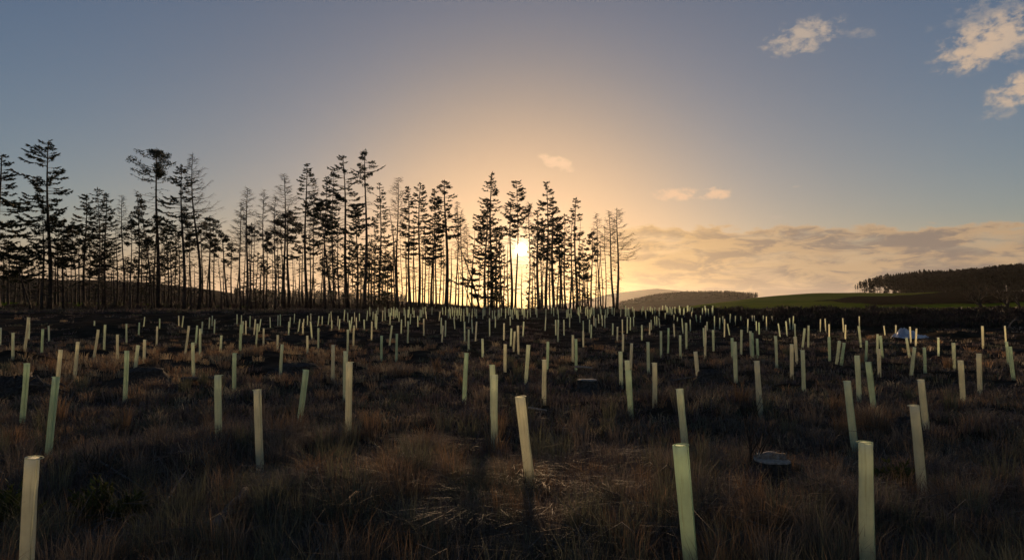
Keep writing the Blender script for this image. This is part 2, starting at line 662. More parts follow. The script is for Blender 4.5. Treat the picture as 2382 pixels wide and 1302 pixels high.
# plantation on the right: front row one by one, the rows behind as a mass
PLANT = bpy.data.objects
fr_meshes = []
for i in range(7):
    v = far_conifer(rng, 1.0, .11 + .04 * rng.random(), 46, .36 + .22 * rng.random())
    t_ = MB()
    t_.tube([(0, 0, -.03), (.004, 0, .5), (0, 0, .98)], [.0095, .007, .002], 4)
    c_ = MB()
    c_.tris(v[3:])
    fr_meshes.append((t_.mesh('plantation_trunk'), c_.mesh('plantation_crown')))


def plantation_h(px):
    return np.interp(px, [1985, 2000, 2060, 2150, 2250, 2382, 2520], [4.0, 6.5, 11.2, 14.2, 15.6, 16.4, 16.6])


for i in range(86):
    px = 1988 + i * 5.4 + rng.uniform(-2.0, 2.0)
    y = 408 + rng.uniform(-4, 4)
    x = (px - 1191) / F * y
    h = float(plantation_h(px)) * rng.uniform(.95, 1.03)
    t = empty('plantation_tree', (x, y, float(zg(x, y)) - .1))
    tm, cm = rng.choice(fr_meshes)
    t.scale = (h * 1.25, h * 1.25, h)
    t.rotation_euler = (0, 0, rng.random() * 6.28)
    add('trunk', tm, MAT_BARK, t)
    add('crown', cm, MAT_FAR, t)
    lab = f'{ORD[i]} conifer from the left end of the plantation front row on the hill' if i < 12 else 'slim dark conifer past the first dozen of the plantation front row'
    tag(t, lab, 'tree', 'trees along the plantation edge')
spots = []
for rowi in range(9):
    for i in range(84):
        px = 2004 + rowi * 6 + i * 5.8 + rng.uniform(-3, 3)
        if rowi > 1 and px < 2045 + 11 * rowi:
            continue
        y = 416 + rowi * 7 + rng.uniform(-2, 2)
        x = (px - 1191) / F * y
        spots.append((x, y, float(zg(x, y)) - .2 + rowi * .35 * np.interp(px, [2050, 2300], [0, 1]), float(plantation_h(px)) * rng.uniform(.93, 1.03)))
far_wood('plantation_woodland', spots, far_var + dense_var, 'dense dark rows of the plantation behind its front row')


LAND = [(170, 'the left-edge spruces'), (330, 'the small pale larch'), (400, 'the umbrella pine'), (480, 'the curved larch'), (550, 'the twin low pines'),
        (625, 'the larch pair'), (690, 'the cone-shaped larch'), (745, 'the stepped spruce'), (795, 'the left-leaning pine'), (835, 'the broad tall spruce'),
        (900, 'the upswept-limb pine'), (945, 'the fan-shaped larch'), (1000, 'the pointed dark spruce'), (1050, 'the heavy-trunked spruce'), (1115, 'the steep leaning trunk'),
        (1180, 'the airy spruce'), (1235, 'the sun'), (1300, 'the full-crowned spruce'), (1365, 'the ragged cone spruce'), (1410, 'the small end pine'),
        (1480, 'the two end larches'), (1560, 'the distant hazy hill'), (1620, 'the left of the ridge wood'), (1690, 'the middle of the ridge wood'),
        (1760, 'the right of the ridge wood'), (1850, 'the bare green field'), (1980, 'the dark field strip'), (2080, 'the plantation end'),
        (2200, 'the plantation middle'), (2400, 'the bare field trees')]


def land(px):
    return next(n for lim, n in LAND if px < lim)


# ------------------------------------------------------------------ tree belt
def unit(v):
    v = np.asarray(v, float)
    return v / (np.linalg.norm(v) + 1e-9)


def trunk_path(rng, H, lx, ly, wob, n=12):
    t = np.linspace(0, 1, n)
    ph = rng.random() * 6.28
    bend = wob * H * .02
    x = lx * t ** 1.15 + bend * np.sin(t * 3.1 + ph) * t * (1 - t) * 3
    y = ly * t ** 1.15 + bend * np.cos(t * 3.7 + ph) * t * (1 - t) * 3
    return np.stack([x, y, H * t], -1)


def along(P, t):
    k = np.clip(t, 0, 1) * (len(P) - 1)
    i = min(int(k), len(P) - 2)
    f = k - i
    return P[i] * (1 - f) + P[i + 1] * f


def sprays(rng, path, n, size, droop):
    """needle sprays along a branch: narrow triangles fanning out and hanging"""
    nr_ = np.random.default_rng(rng.randrange(1 << 30))
    m = len(path)
    t = nr_.uniform(.18, 1.0, n) ** .8
    k = t * (m - 1)
    i = np.minimum(k.astype(int), m - 2)
    f = (k - i)[:, None]
    base = path[i] * (1 - f) + path[i + 1] * f
    d = path[i + 1] - path[i]
    d /= np.linalg.norm(d, axis=1)[:, None] + 1e-9
    side = np.cross(d, [0, 0, 1.0])
    side /= np.linalg.norm(side, axis=1)[:, None] + 1e-9
    s = nr_.choice([-1, 1], n)[:, None] * nr_.uniform(.3, 1.0, (n, 1))
    L = size * nr_.uniform(.6, 1.35, (n, 1))
    out = d * nr_.uniform(.35, 1.0, (n, 1)) + side * s + np.array([0, 0, 1.0]) * nr_.uniform(-droop, .25, (n, 1))
    out /= np.linalg.norm(out, axis=1)[:, None]
    w = np.cross(out, nr_.normal(size=(n, 3)))
    w /= np.linalg.norm(w, axis=1)[:, None]
    w = w * size * nr_.uniform(.10, .21, (n, 1))
    mid = base + out * L * .45
    return np.concatenate([np.stack([base, mid + w, base + out * L], 1), np.stack([base, base + out * L, mid - w], 1)])


def puffs(rng, c, r, n, size):
    nr_ = np.random.default_rng(rng.randrange(1 << 30))
    d = nr_.normal(size=(n, 3))
    d /= np.linalg.norm(d, axis=1)[:, None]
    p = c + d * np.array(r) * nr_.uniform(.2, 1.0, (n, 1)) ** .6
    o = d + np.array([0, 0, .5]) + nr_.normal(size=(n, 3)) * .5
    o /= np.linalg.norm(o, axis=1)[:, None]
    w = np.cross(o, nr_.normal(size=(n, 3)))
    w /= np.linalg.norm(w, axis=1)[:, None]
    L = size * nr_.uniform(.6, 1.3, (n, 1))
    return np.stack([p - w * L * .3, p + w * L * .3, p + o * L], 1)


def dead_branches(rng, br, P, H, lo, hi, n, lmax, fol=None, folsz=.3):
    for _ in range(n):
        t = rng.uniform(lo, hi)
        p = along(P, t)
        a = rng.random() * 6.28
        L = lmax * rng.uniform(.3, 1.0)
        e = rng.uniform(-.35, .25)
        q = np.array([p, p + L * .55 * np.array([math.cos(a), math.sin(a), e]), p + L * np.array([math.cos(a + .2), math.sin(a + .2), e - .12])])
        br.tube(q, [.028, .020, .008], 3, False)
        if fol is not None and rng.random() < fol[1]:
            fol[0].tris(sprays(rng, q, rng.randint(5, 11), folsz, .5))


def conifer(kind, base, H, lx, crown_lo, W, rad, seed, asym=0.0, dens=1.0, low=.6, wob=1.0, specials=()):
    """base point, height, lean at top, crown start (fraction), half width in metres"""
    rng = random.Random(seed)
    root = empty({'S': 'spruce_tree', 'P': 'pine_tree', 'L': 'larch_tree', 'D': 'dead_tree'}[kind], base)
    P = trunk_path(rng, H, lx, rng.uniform(-.3, .3), wob)
    tk, br, fo = MB(), MB(), MB()
    tt = np.linspace(0, 1, len(P))
    rr = rad * (1 - tt * .86) * (1 + .35 * np.exp(-tt * 22))
    P0 = P.copy()
    P0[0, 2] -= .5
    tk.tube(P0, rr, 8)

    def reach(a):
        return max(.25, 1 + asym * math.cos(a))

    if kind == 'S':
        n = int(H * (1 - crown_lo) / .27)
        drop = [rng.random() < .10 for _ in range(n + 1)]
        wv = 1.0
        for k in range(n):
            f = (k + .5) / n                      # 0 at crown base, 1 at tip
            if drop[k]:
                continue
            wv = .6 * wv + .4 * rng.uniform(.55, 1.35)
            prof = (1 - f) ** .62 * (.5 + .5 * min(1, f * 3.2 + .45)) + .05
            for _ in range(rng.randint(2, 4)):
                a = rng.random() * 6.283
                L = 1.55 * W * prof * wv * reach(a) * rng.uniform(.5, 1.15)
                if L < .15:
                    L = .15
                p = along(P, crown_lo + (1 - crown_lo) * (f + rng.uniform(-.4, .4) / n))
                up = .55 * f ** 2 - .28 * (1 - f) + rng.uniform(-.14, .14)
                c_, s_ = math.cos(a), math.sin(a)
                q = np.array([p, p + L * np.array([c_ * .4, s_ * .4, up * .45]), p + L * np.array([c_ * .75, s_ * .75, up * .62]),
                              p + L * np.array([c_, s_, up * .62 + .12])])
                br.tube(q, [.028, .020, .012, .005], 3, False)
                fo.tris(sprays(rng, q, max(5, int((8 + 20 * L) * dens)), .28 + .05 * L, .6))
        fo.tris(puffs(rng, P[-1] - np.array([0, 0, .25]), (.1, .1, .35), 10, .3))
        dead_branches(rng, br, P, H, .12, crown_lo, int(40 * H / 14), 2.1, (fo, low), .32)
    elif kind == 'P':
        ws = max(.5, min(1.25, W / 1.7))
        n = int((15 + 8 * dens) * ws)
        for k in range(n):
            f = (k + rng.random()) / n
            a = rng.random() * 6.283
            prof = math.sin(math.pi * min(1, .20 + .78 * f)) ** .7
            L = 1.25 * W * prof * reach(a) * rng.uniform(.45, 1.1)
            p = along(P, crown_lo + (1 - crown_lo) * f * .96)
            up = rng.uniform(.05, .55)
            c_, s_ = math.cos(a), math.sin(a)
            q = np.array([p, p + L * np.array([c_ * .5, s_ * .5, up * .3]), p + L * np.array([c_, s_, up])])
            br.tube(q, [.04, .028, .012], 3, False)
            fo.tris(sprays(rng, q, int((5 + 7 * L) * dens), .36, .35))
            for _ in range(2):
                c = q[1] + (q[2] - q[1]) * rng.uniform(.1, 1.05)
                fo.tris(puffs(rng, c, (.50 * ws, .50 * ws, .24 * ws), int(29 * dens), .20))
        fo.tris(puffs(rng, P[-1] - np.array([0, 0, .1]), (.3 * ws, .3 * ws, .35), 16, .24))
        dead_branches(rng, br, P, H, .15, crown_lo, int(34 * H / 14), 1.8, (fo, low), .30)
    elif kind == 'L':
        n = int(H * (1 - crown_lo) / .095)
        for k in range(n):
            f = (k + rng.random()) / n
            a = rng.random() * 6.283
            prof = (1 - f) ** .75 * min(1, .55 + f * 1.6) + .03
            L = 1.45 * W * prof * reach(a) * rng.uniform(.45, 1.1)
            p = along(P, crown_lo + (1 - crown_lo) * f)
            c_, s_ = math.cos(a), math.sin(a)
            up = .35 * f + rng.uniform(-.12, .16)
            q = np.array([p, p + L * np.array([c_ * .35, s_ * .35, up * .2]), p + L * np.array([c_ * .7, s_ * .7, up * .5]),
                          p + L * np.array([c_, s_, up + .16])])
            br.tube(q, [.034, .026, .019, .008], 3, False)
            for _ in range(int(5 + 6 * L)):
                s = along(q, rng.uniform(.25, 1))
                dr = unit([c_ + rng.uniform(-.9, .9), s_ + rng.uniform(-.9, .9), rng.uniform(-.5, .6)])
                l2 = rng.uniform(.2, .6)
                br.tube([s, s + dr * l2], [.015, .006], 3, False)
        dead_branches(rng, br, P, H, .12, crown_lo, int(34 * H / 14), 1.6, (fo, low * .5), .28)
    else:
        dead_branches(rng, br, P, H, .2, .97, int(20 * H / 14), 1.1, (fo, low * .4), .25)
    for (t0, dxx, dzz, thick, leaf) in specials:      # single long limbs seen in the photograph
        p = along(P, t0)
        q = np.array([p, p + [dxx * .35, .1, dzz * .12], p + [dxx * .7, .2, dzz * .4], p + [dxx, .1, dzz]])
        br.tube(q, [thick, thick * .8, thick * .5, .008], 4, False)
        if leaf:
            fo.tris(sprays(rng, q, int(leaf), .36, .3))
        else:
            for _ in range(14):
                s = along(q, rng.uniform(.3, 1))
                dr = unit([math.copysign(1, dxx) * rng.uniform(.2, 1), rng.uniform(-.6, .6), rng.uniform(-.5, .5)])
                br.tube([s, s + dr * rng.uniform(.3, .7)], [.012, .004], 3, False)
    add('trunk', tk.mesh('trunk', True), MAT_BARK, root)
    if kind == 'D':
        for v_, t_ in zip(br.v, br.t):
            add('branch', mesh_tris('branch', v_, t_ - t_.min()), MAT_TWIG, root)
        if fo.v:
            add('foliage', fo.mesh('foliage'), MAT_NEEDLE, root)
        return root
    nb = sum(len(t_) for t_ in br.t)
    for v_, t_ in zip(fo.v, fo.t):
        br.put(v_, t_ - t_.min())
    cm_ = br.mesh('crown')
    cm_.materials.append(MAT_TWIG)
    cm_.materials.append(MAT_NEEDLE)
    mi = np.zeros(len(cm_.polygons), np.int32)
    mi[nb:] = 1
    cm_.polygons.foreach_set('material_index', mi)
    add('crown', cm_, None, root)
    return root


# kind, base px, top px, top py, crown-low py, half width px, trunk width px, asym, density, extra, own label
TREES = [
    ('S', -6, -2, 360, 640, 62, 13, 0, 1.5, {}, 'dense dark spruce cut by the left edge of the picture'),
    ('S', 116, 103, 327, 610, 66, 11, -.35, 1.1, {}, 'tall ragged spruce with layered limbs swept to the left'),
    ('D', 74, 26, 587, 600, 10, 5, 0, 1, {}, 'thin dead trunk leaning left beneath the left-edge spruce'),
    ('D', 60, 40, 560, 600, 10, 5, 0, 1, {}, 'slightly bent thin dead trunk beside the left-edge spruce'),
    ('P', 97, 92, 497, 620, 26, 7, 0, 1.3, {}, 'bushy pine tucked behind the tall ragged spruce'),
    ('P', 148, 143, 510, 590, 18, 6, 0, 1.2, {}, 'narrow pine with a small dense crown right of the ragged spruce'),
    ('D', 158, 148, 600, 600, 10, 4, 0, 1, {}, 'crooked thin dead trunk right of the narrow pine'),
    ('S', 197, 198, 455, 640, 40, 7, -.25, 1.2, {}, 'broad spruce with foliage bulging to the left, short of the gap'),
    ('S', 231, 224, 440, 600, 26, 5, 0, .7, {}, 'thin wispy spruce between two fuller spruces'),
    ('S', 246, 245, 450, 620, 24, 7, 0, 1.1, {}, 'narrow spruce with a tufted pointed tip, left third'),
    ('D', 267, 262, 560, 600, 12, 4, 0, 1, {}, 'thin dead pole left of the pale pointed larch'),
    ('L', 289, 277, 452, 560, 20, 5, 0, 1, {}, 'small pale larch with a pointed bare crown'),
    ('P', 305, 302, 510, 575, 20, 5, 0, 1.2, {}, 'low dense pine left of the tall umbrella pine'),
    ('P', 321, 318, 450, 580, 26, 6, 0, 1.1, {}, 'middling pine just left of the umbrella pine'),
    ('S', 354, 326, 470, 570, 18, 5, 0, .9, {}, 'leaning slender spruce crossing the foot of the umbrella pine'),
    ('P', 366, 358, 345, 425, 42, 11, -.25, 1.5, {'specials': [(.80, -3.2, .9, .05, 26), (.70, -3.0, 1.0, .03, 0), (.66, -2.6, 1.2, .03, 0), (.62, -2.2, 1.1, .03, 0)]},
     'tall umbrella pine with dense flat crown and bare curved limbs below'),
    ('P', 360, 358, 500, 570, 24, 6, 0, 1.3, {}, 'dark low pine behind the trunk of the umbrella pine'),
    ('P', 398, 397, 560, 640, 20, 5, 0, 1, {}, 'small dark pine between the umbrella pine and its neighbour'),
    ('S', 428, 416, 385, 560, 42, 9, 0, 1.15, {}, 'tall spruce with a broad rounded crown beside the curved larch'),
    ('L', 462, 441, 355, 600, 46, 8, .35, 1, {'wob': 2.2, 'specials': [(.62, 3.6, .7, .03, 0), (.70, 2.6, .9, .03, 0), (.58, 2.5, .6, .03, 0)]},
     'tall bare larch with a curved trunk and long limbs to the right'),
    ('P', 444, 439, 548, 590, 13, 5, 0, 1, {}, 'tiny pine standing behind the curved larch'),
    ('P', 491, 487, 505, 590, 28, 6, 0, 1.5, {}, 'left of the two low dense pines before the wide gap'),
    ('P', 532, 512, 540, 620, 22, 6, 0, 1.3, {}, 'right of the two low dense pines before the wide gap'),
    ('D', 515, 508, 590, 600, 10, 4, 0, 1, {}, 'thin dead pole between the two low dense pines'),
    ('L', 561, 555, 470, 610, 24, 5, -.2, 1, {}, 'left half of the bare larch pair with rounded joint crown'),
    ('L', 574, 571, 435, 600, 34, 7, 0, 1, {}, 'right and taller half of the bare larch pair'),
    ('P', 585, 583, 525, 570, 16, 5, 0, 1.1, {}, 'small tufted pine in front of the larch pair'),
    ('S', 596, 600, 590, 660, 26, 4, 0, .7, {}, 'short wispy spruce below the larch pair'),
    ('L', 612, 610, 440, 560, 22, 5, 0, 1, {}, 'slim bare larch right of the larch pair'),
    ('P', 621, 617, 540, 590, 20, 5, 0, 1.2, {}, 'short pine with a flat dark top below the slim larch'),
    ('L', 640, 638, 455, 600, 20, 5, 0, 1, {}, 'narrow bare larch left of the cone-shaped larch'),
    ('L', 662, 658, 403, 540, 38, 7, 0, 1.1, {}, 'cone-shaped bare larch rising over a dark clump-topped pine'),
    ('P', 673, 668, 495, 570, 32, 8, 0, 1.7, {}, 'pine with a dark square clump for a crown'),
    ('S', 714, 711, 380, 600, 32, 8, 0, 1.15, {}, 'tall stepped spruce with a bare nodding tip'),
    ('L', 723, 733, 415, 560, 18, 4, 0, 1, {}, 'thin bare larch right behind the stepped spruce'),
    ('P', 776, 738, 470, 520, 20, 6, 0, 1.1, {}, 'pine leaning left with a small tilted crown'),
    ('S', 758, 757, 410, 570, 22, 5, 0, 1, {}, 'slim spruce left of the two tallest middle trees'),
    ('S', 777, 775, 400, 560, 18, 5, 0, .8, {}, 'thin spruce directly left of the broad tall spruce'),
    ('D', 790, 786, 520, 600, 12, 5, 0, 1, {}, 'dead pole left of the broad tall spruce'),
    ('S', 809, 796, 362, 540, 46, 9, -.2, 1.15, {'specials': [(.80, -2.6, .9, .045, 22)]}, 'broad tall spruce with a wide left limb, middle of the belt'),
    ('S', 830, 826, 475, 640, 26, 6, 0, 1.2, {}, 'dark lower spruce between the two tallest middle trees'),
    ('P', 847, 846, 350, 440, 26, 9, .1, 1.0, {'specials': [(.865, 2.2, .75, .06, 24), (.865, -1.6, .5, .05, 16)]},
     'tallest middle pine with one long limb upswept to the right'),
    ('S', 866, 862, 560, 660, 20, 5, 0, .9, {}, 'short spruce right of the tallest middle pine'),
    ('S', 883, 880, 425, 640, 24, 6, 0, .8, {}, 'wispy tall spruce right of the upswept-limb pine'),
    ('S', 903, 904, 595, 690, 18, 4, 0, 1.1, {}, 'short bushy spruce below the fan-shaped larch'),
    ('D', 926, 903, 480, 600, 12, 5, 0, 1, {}, 'dead trunk leaning left below the fan-shaped larch'),
    ('L', 926, 925, 412, 540, 32, 6, 0, 1.1, {}, 'fan-shaped bare larch between dark spruces'),
    ('D', 944, 942, 540, 600, 12, 4, 0, 1, {}, 'thin dead pole right of the fan-shaped larch'),
    ('S', 956, 948, 435, 590, 20, 6, 0, 1.2, {}, 'dark narrow spruce next right of the fan-shaped larch'),
    ('S', 974, 977, 428, 600, 26, 7, 0, 1.2, {}, 'pointed dark spruce, second right of the fan-shaped larch'),
    ('D', 988, 986, 520, 600, 12, 4, 0, 1, {}, 'thin dead pole beside the pointed dark spruce'),
    ('S', 1003, 1010, 440, 600, 22, 6, 0, 1.3, {}, 'dense dark spruce left of the heavy straight-trunked spruce'),
    ('S', 1014, 1016, 500, 620, 18, 5, 0, 1.1, {}, 'lower spruce tucked beside the heavy straight-trunked spruce'),
    ('S', 1038, 1032, 420, 550, 30, 10, 0, 1.3, {}, 'heavy straight-trunked spruce at the left of the sunlit gap'),
    ('D', 1117, 1050, 530, 600, 8, 5, 0, 1, {}, 'bare trunk leaning steeply across the sunlit gap'),
    ('D', 1098, 1058, 590, 600, 8, 3, 0, 1, {}, 'thinner bare trunk leaning beneath the steep one'),
    ('L', 1060, 1064, 468, 600, 16, 4, .3, .8, {}, 'thin bare larch at the left of the sunlit gap'),
    ('L', 1075, 1072, 490, 610, 14, 4, .2, .8, {}, 'second thin bare larch in the sunlit gap'),
    ('L', 1086, 1085, 520, 630, 12, 3, .2, .8, {}, 'shortest thin bare larch in the sunlit gap'),
    ('S', 1129, 1133, 462, 690, 36, 7, -.3, 1.05, {}, 'broad ragged spruce on the right side of the sunlit gap'),
    ('S', 1143, 1144, 403, 620, 30, 8, 0, .9, {}, 'tallest spruce left of the sun with an airy pointed crown'),
    ('S', 1156, 1155, 530, 690, 22, 5, 0, .9, {}, 'short spruce left of the sun below the airy one'),
    ('D', 1172, 1171, 570, 600, 14, 4, 0, 1, {}, 'thin dead pole, first left of the sun'),
    ('D', 1182, 1183, 540, 600, 12, 4, 0, 1, {}, 'thin dead pole, closest to the sun on its left'),
    ('S', 1190, 1188, 470, 550, 22, 7, 0, 1.2, {'low': .1}, 'spruce whose trunk edges the glowing sun on the left'),
    ('S', 1199, 1202, 420, 545, 28, 5, 0, 1.35, {'low': .0}, 'tall dense-headed spruce standing above the sun'),
    ('D', 1214, 1214, 622, 630, 8, 4, 0, 1, {}, 'short dead pole directly under the sun'),
    ('L', 1229, 1230, 470, 560, 13, 4, 0, .7, {}, 'thin bare larch just right of the sun'),
    ('S', 1239, 1241, 610, 700, 14, 4, 0, .7, {}, 'low wispy spruce under the right edge of the sun'),
    ('S', 1254, 1250, 490, 590, 20, 8, .2, 1, {'low': .3}, 'stout-trunked spruce, second right of the sun'),
    ('S', 1270, 1272, 423, 600, 32, 7, 0, 1.2, {}, 'tallest spruce right of the sun with full pointed crown'),
    ('S', 1288, 1287, 460, 600, 24, 6, 0, 1.15, {}, 'spruce joined to the right side of the tallest one past the sun'),
    ('S', 1302, 1302, 520, 640, 18, 6, 0, .9, {}, 'shorter spruce third right of the tallest one past the sun'),
    ('S', 1316, 1313, 500, 620, 16, 5, 0, .8, {}, 'slight spruce left of the ragged cone spruce'),
    ('S', 1343, 1340, 460, 650, 24, 7, .1, 1, {}, 'ragged cone spruce standing clear near the right end'),
    ('S', 1354, 1356, 560, 690, 18, 4, 0, 1, {}, 'low spruce at the foot of the ragged cone spruce'),
    ('P', 1376, 1377, 540, 610, 18, 5, 0, 1.3, {}, 'small dense pine near the right end of the belt'),
    ('L', 1398, 1390, 495, 610, 16, 4, 0, .9, {}, 'bare larch right of the small dense pine'),
    ('D', 1386, 1384, 560, 610, 10, 3, 0, 1, {}, 'thin dead pole beside the small dense pine'),
    ('D', 1408, 1408, 520, 600, 8, 3, 0, 1, {}, 'thin dead pole left of the end larches'),
    ('L', 1429, 1416, 490, 600, 22, 6, -.3, 1, {}, 'left of the two bare larches ending the belt'),
    ('L', 1435, 1436, 485, 610, 32, 7, .45, 1, {'specials': [(.66, 2.6, .7, .03, 0), (.60, 2.8, .4, .03, 0), (.50, 2.7, .25, .03, 0), (.70, 2.2, .9, .03, 0)]},
     'rightmost bare larch of the belt with long limbs to the right'),
]
trng = random.Random(77)
for n_, (kind, bx, tx, ty, cy_, hw, tw, asym, dens, extra, label) in enumerate(TREES):
    big = (715 - ty) / 390.0
    yd = 94 + trng.uniform(-5, 9) - 4 * big
    k = yd / F
    x = (bx - 1191) * k
    z = float(zg(x, yd, False))
    H = EYE + (715 - ty) * k - z
    lo = np.clip((EYE + (715 - cy_) * k - z) / H, .1, .93)
    if 945 < bx < 1126 and 'low' not in extra:      # bare lower stems where the low sun shines through
        extra = dict(extra, low=.12)
    t = conifer(kind, (x, yd, z), H, (tx - bx) * k, float(lo), hw * k, max(.05, tw * k * .5), 100 + n_, asym, dens, **extra)
    tag(t, label, 'tree', 'trees of the shelter belt')


# thinner trees of the back rows
BACK = [10, 34, 70, 104, 138, 176, 222, 240, 272, 296, 330, 374, 392, 418, 452, 482, 540, 568, 592, 642, 656, 680, 720, 752, 812, 852, 888, 920, 950, 968, 1008, 1030, 1136, 1168, 1258, 1290, 1310, 1348, 1370, 1402,
        20, 48, 88, 128, 168, 186, 210, 258, 283, 310, 341, 348, 384, 408, 436, 470, 500, 523, 548, 580, 604, 632, 650, 690, 697, 705, 730, 746, 766, 783, 800, 818, 838, 858,
        872, 893, 912, 935, 962, 982, 996, 1022, 1046, 1066, 1098, 1112, 1150, 1163, 1244, 1262, 1280, 1296, 1325, 1334, 1362, 1392]
BACK.sort()
BK, cells = [], {}
for n_, bx in enumerate(BACK):
    kd = trng.choice('SSDDDDP' if bx < 940 else ('D' if bx < 1126 else 'SDD'))
    BK.append(kd)
    cells.setdefault((land(bx), kd), []).append(n_)
for (ln, kd), ids in cells.items():
    for q_, n_ in enumerate(ids):
        bx = BACK[n_]
        ty = trng.uniform(505, 610)
        yd = trng.uniform(100, 118)
        k = yd / F
        x = (bx - 1191) * k
        z = float(zg(x, yd, False))
        H = EYE + (715 - ty) * k - z
        t = conifer(kd, (x, yd, z), H, trng.uniform(-.5, .5), trng.uniform(.35, .6) if kd != 'P' else trng.uniform(.55, .7), trng.uniform(11, 20) * k,
                    trng.uniform(1.5, 2.6) * k, 400 + n_, 0, trng.uniform(.5, .9), .4)
        w_ = {'S': 'spruce', 'D': 'dead pole', 'P': 'pine'}[kd]
        which = 'only' if len(ids) == 1 else ORD[q_] + '-from-left'
        tag(t, f'{which} thin back-row {w_} around {ln}', 'tree', 'trees of the shelter belt')


# bare field trees on the right
def bare_tree(px, yd, H, spread, seed, label):
    rng = random.Random(seed)
    x = (px - 1191) / F * yd
    root = empty('field_tree', (x, yd, float(zg(x, yd)) - .1))
    tk, br = MB(), MB()

    def grow(p, d, L, r, depth):
        n = 4
        pts = [np.array(p)]
        dd = np.array(d, float)
        for i in range(n):
            dd = unit(dd + np.array([rng.uniform(-.25, .25), rng.uniform(-.25, .25), rng.uniform(-.08, .16)]))
            pts.append(pts[-1] + dd * L / n)
        (tk if depth == 0 else br).tube(pts, np.linspace(r, r * .6, n + 1), 6 if depth < 2 else 3, False)
        if depth < 5:
            for _ in range(3 if depth < 4 else 2):
                a = rng.random() * 6.28
                nd = unit(dd * .75 + np.array([math.cos(a) * spread, math.sin(a) * spread, rng.uniform(-.05, .45)]))
                grow(pts[rng.choice([2, 3, 4, 4])], nd, L * rng.uniform(.6, .85), r * .55, depth + 1)
    grow((0, 0, -.2), (0, 0, 1), H * .26, H * .035, 0)
    add('trunk', tk.mesh('trunk', True), MAT_BARK, root)
    add('crown', br.mesh('crown'), MAT_TWIG, root)
    tag(root, label, 'tree', 'bare trees at the field edge')


bare_tree(2283, 112, 8.6, .95, 3, 'spreading bare broadleaf tree at the field edge, widest of three')
bare_tree(2345, 115, 7.2, .7, 8, 'slimmer bare broadleaf tree between the spreading one and picture edge')
bare_tree(2372, 112, 6.6, .75, 12, 'bare broadleaf tree at the field edge cut by the picture edge')


# ------------------------------------------------------------------ tree guards
def guard_mat(name, c1, c2):
    m, nt, b = material(name)
    out = nt.nodes['Material Output']
    t = nt.nodes.new('ShaderNodeTexCoord')
    oi = nt.nodes.new('ShaderNodeObjectInfo')
    n = NOISE(t.outputs['Object'], 9.0, 5, .6, .2, nt)
    st = NOISE(COMB(0, 0, 0, nt), 1, 0, .5, 0, nt)
    c = MIX(oi.outputs['Random'], c1, c2, nt=nt)
    c = MIX(MAP(n, .35, .75, 0, .30, nt=nt), c, tuple(x * .6 for x in c1), nt=nt)
    sx_ = nt.nodes.new('ShaderNodeSeparateXYZ')
    link(t.outputs['Object'], sx_.inputs[0], nt)
    of = M('MULTIPLY', oi.outputs['Random'], 37.0, nt=nt)
    sv = COMB(M('MULTIPLY', sx_.outputs[0], 60.0, nt=nt), M('MULTIPLY', sx_.outputs[1], 60.0, nt=nt), M('ADD', M('MULTIPLY', sx_.outputs[2], 2.2, nt=nt), of, nt=nt), nt)
    streak = NOISE(sv, 1.6, 5, .6, .3, nt)
    c = MIX(MAP(streak, .50, .72, 0, .42, nt=nt), c, (.46, .44, .25), nt=nt)
    blot = NOISE(COMB(M('MULTIPLY', sx_.outputs[0], 14.0, nt=nt), M('MULTIPLY', sx_.outputs[1], 14.0, nt=nt), M('ADD', M('MULTIPLY', sx_.outputs[2], 9.0, nt=nt), of, nt=nt), nt), 1.7, 6, .7, .6, nt)
    c = MIX(MAP(blot, .64, .76, 0, .6, nt=nt), c, (.22, .19, .11), nt=nt)
    link(c, b.inputs['Base Color'], nt)
    b.inputs['Roughness'].default_value = .42
    b.inputs['Specular IOR Level'].default_value = .4
    tr = nt.nodes.new('ShaderNodeBsdfTranslucent')
    link(c, tr.inputs[0], nt)
    mx = nt.nodes.new('ShaderNodeMixShader')
    mx.inputs[0].default_value = .88
    link(b.outputs[0], mx.inputs[1], nt)
    link(tr.outputs[0], mx.inputs[2], nt)
    link(mx.outputs[0], out.inputs[0], nt)
    return m


G_GREEN = guard_mat('guard_green', (.72, .86, .67), (.77, .88, .69))
G_PALE = guard_mat('guard_pale', (.83, .91, .73), (.87, .92, .74))
G_CREAM = guard_mat('guard_cream', (.92, .92, .73), (.94, .93, .76))
GM = {'g': (G_GREEN, 'green'), 'p': (G_PALE, 'pale green'), 'c': (G_CREAM, 'cream')}
GR = .0375


def sleeve_mesh(k, rings, seed):
    rng = np.random.default_rng(seed)
    mb = MB()
    z = np.linspace(-.12, 1, rings)
    P = np.stack([.006 * np.sin(z * 2.6 + seed * 2) - .006 * math.sin(seed * 2), .003 * np.cos(z * 3), z], -1)
    th = np.linspace(0, 2 * math.pi, k, endpoint=False)
    ring = 1 + .06 * np.cos(2 * th[None] + seed + z[:, None] * .8) + .016 * rng.normal(size=(rings, k))
    mb.tube(P, 1.0, k, False)
    V_ = mb.v[0].reshape(rings, k, 3)
    for i in range(rings):
        V_[i, :, :2] = np.stack([np.cos(th), np.sin(th)], -1) * ring[i][:, None] * GR + P[i, :2]
        V_[i, :, 2] = z[i]
    mb.v[0] = V_.reshape(-1, 3)
    return mb.mesh('sleeve', True)


def rim_mesh():
    mb = MB()
    n = 24
    th = np.linspace(0, 2 * math.pi, n + 1)
    mb.tube(np.stack([np.cos(th) * (GR + .0025), np.sin(th) * (GR + .0025), np.ones(n + 1) * .998], -1), .0038, 6, False)
    return mb.mesh('rim', True)


def stake_mesh():
    mb = MB()
    s = .011
    mb.tube([(0, GR - .014, -.15), (0, GR - .014, .80)], [s * 1.3, s * 1.3], 4)
    return mb.mesh('stake')


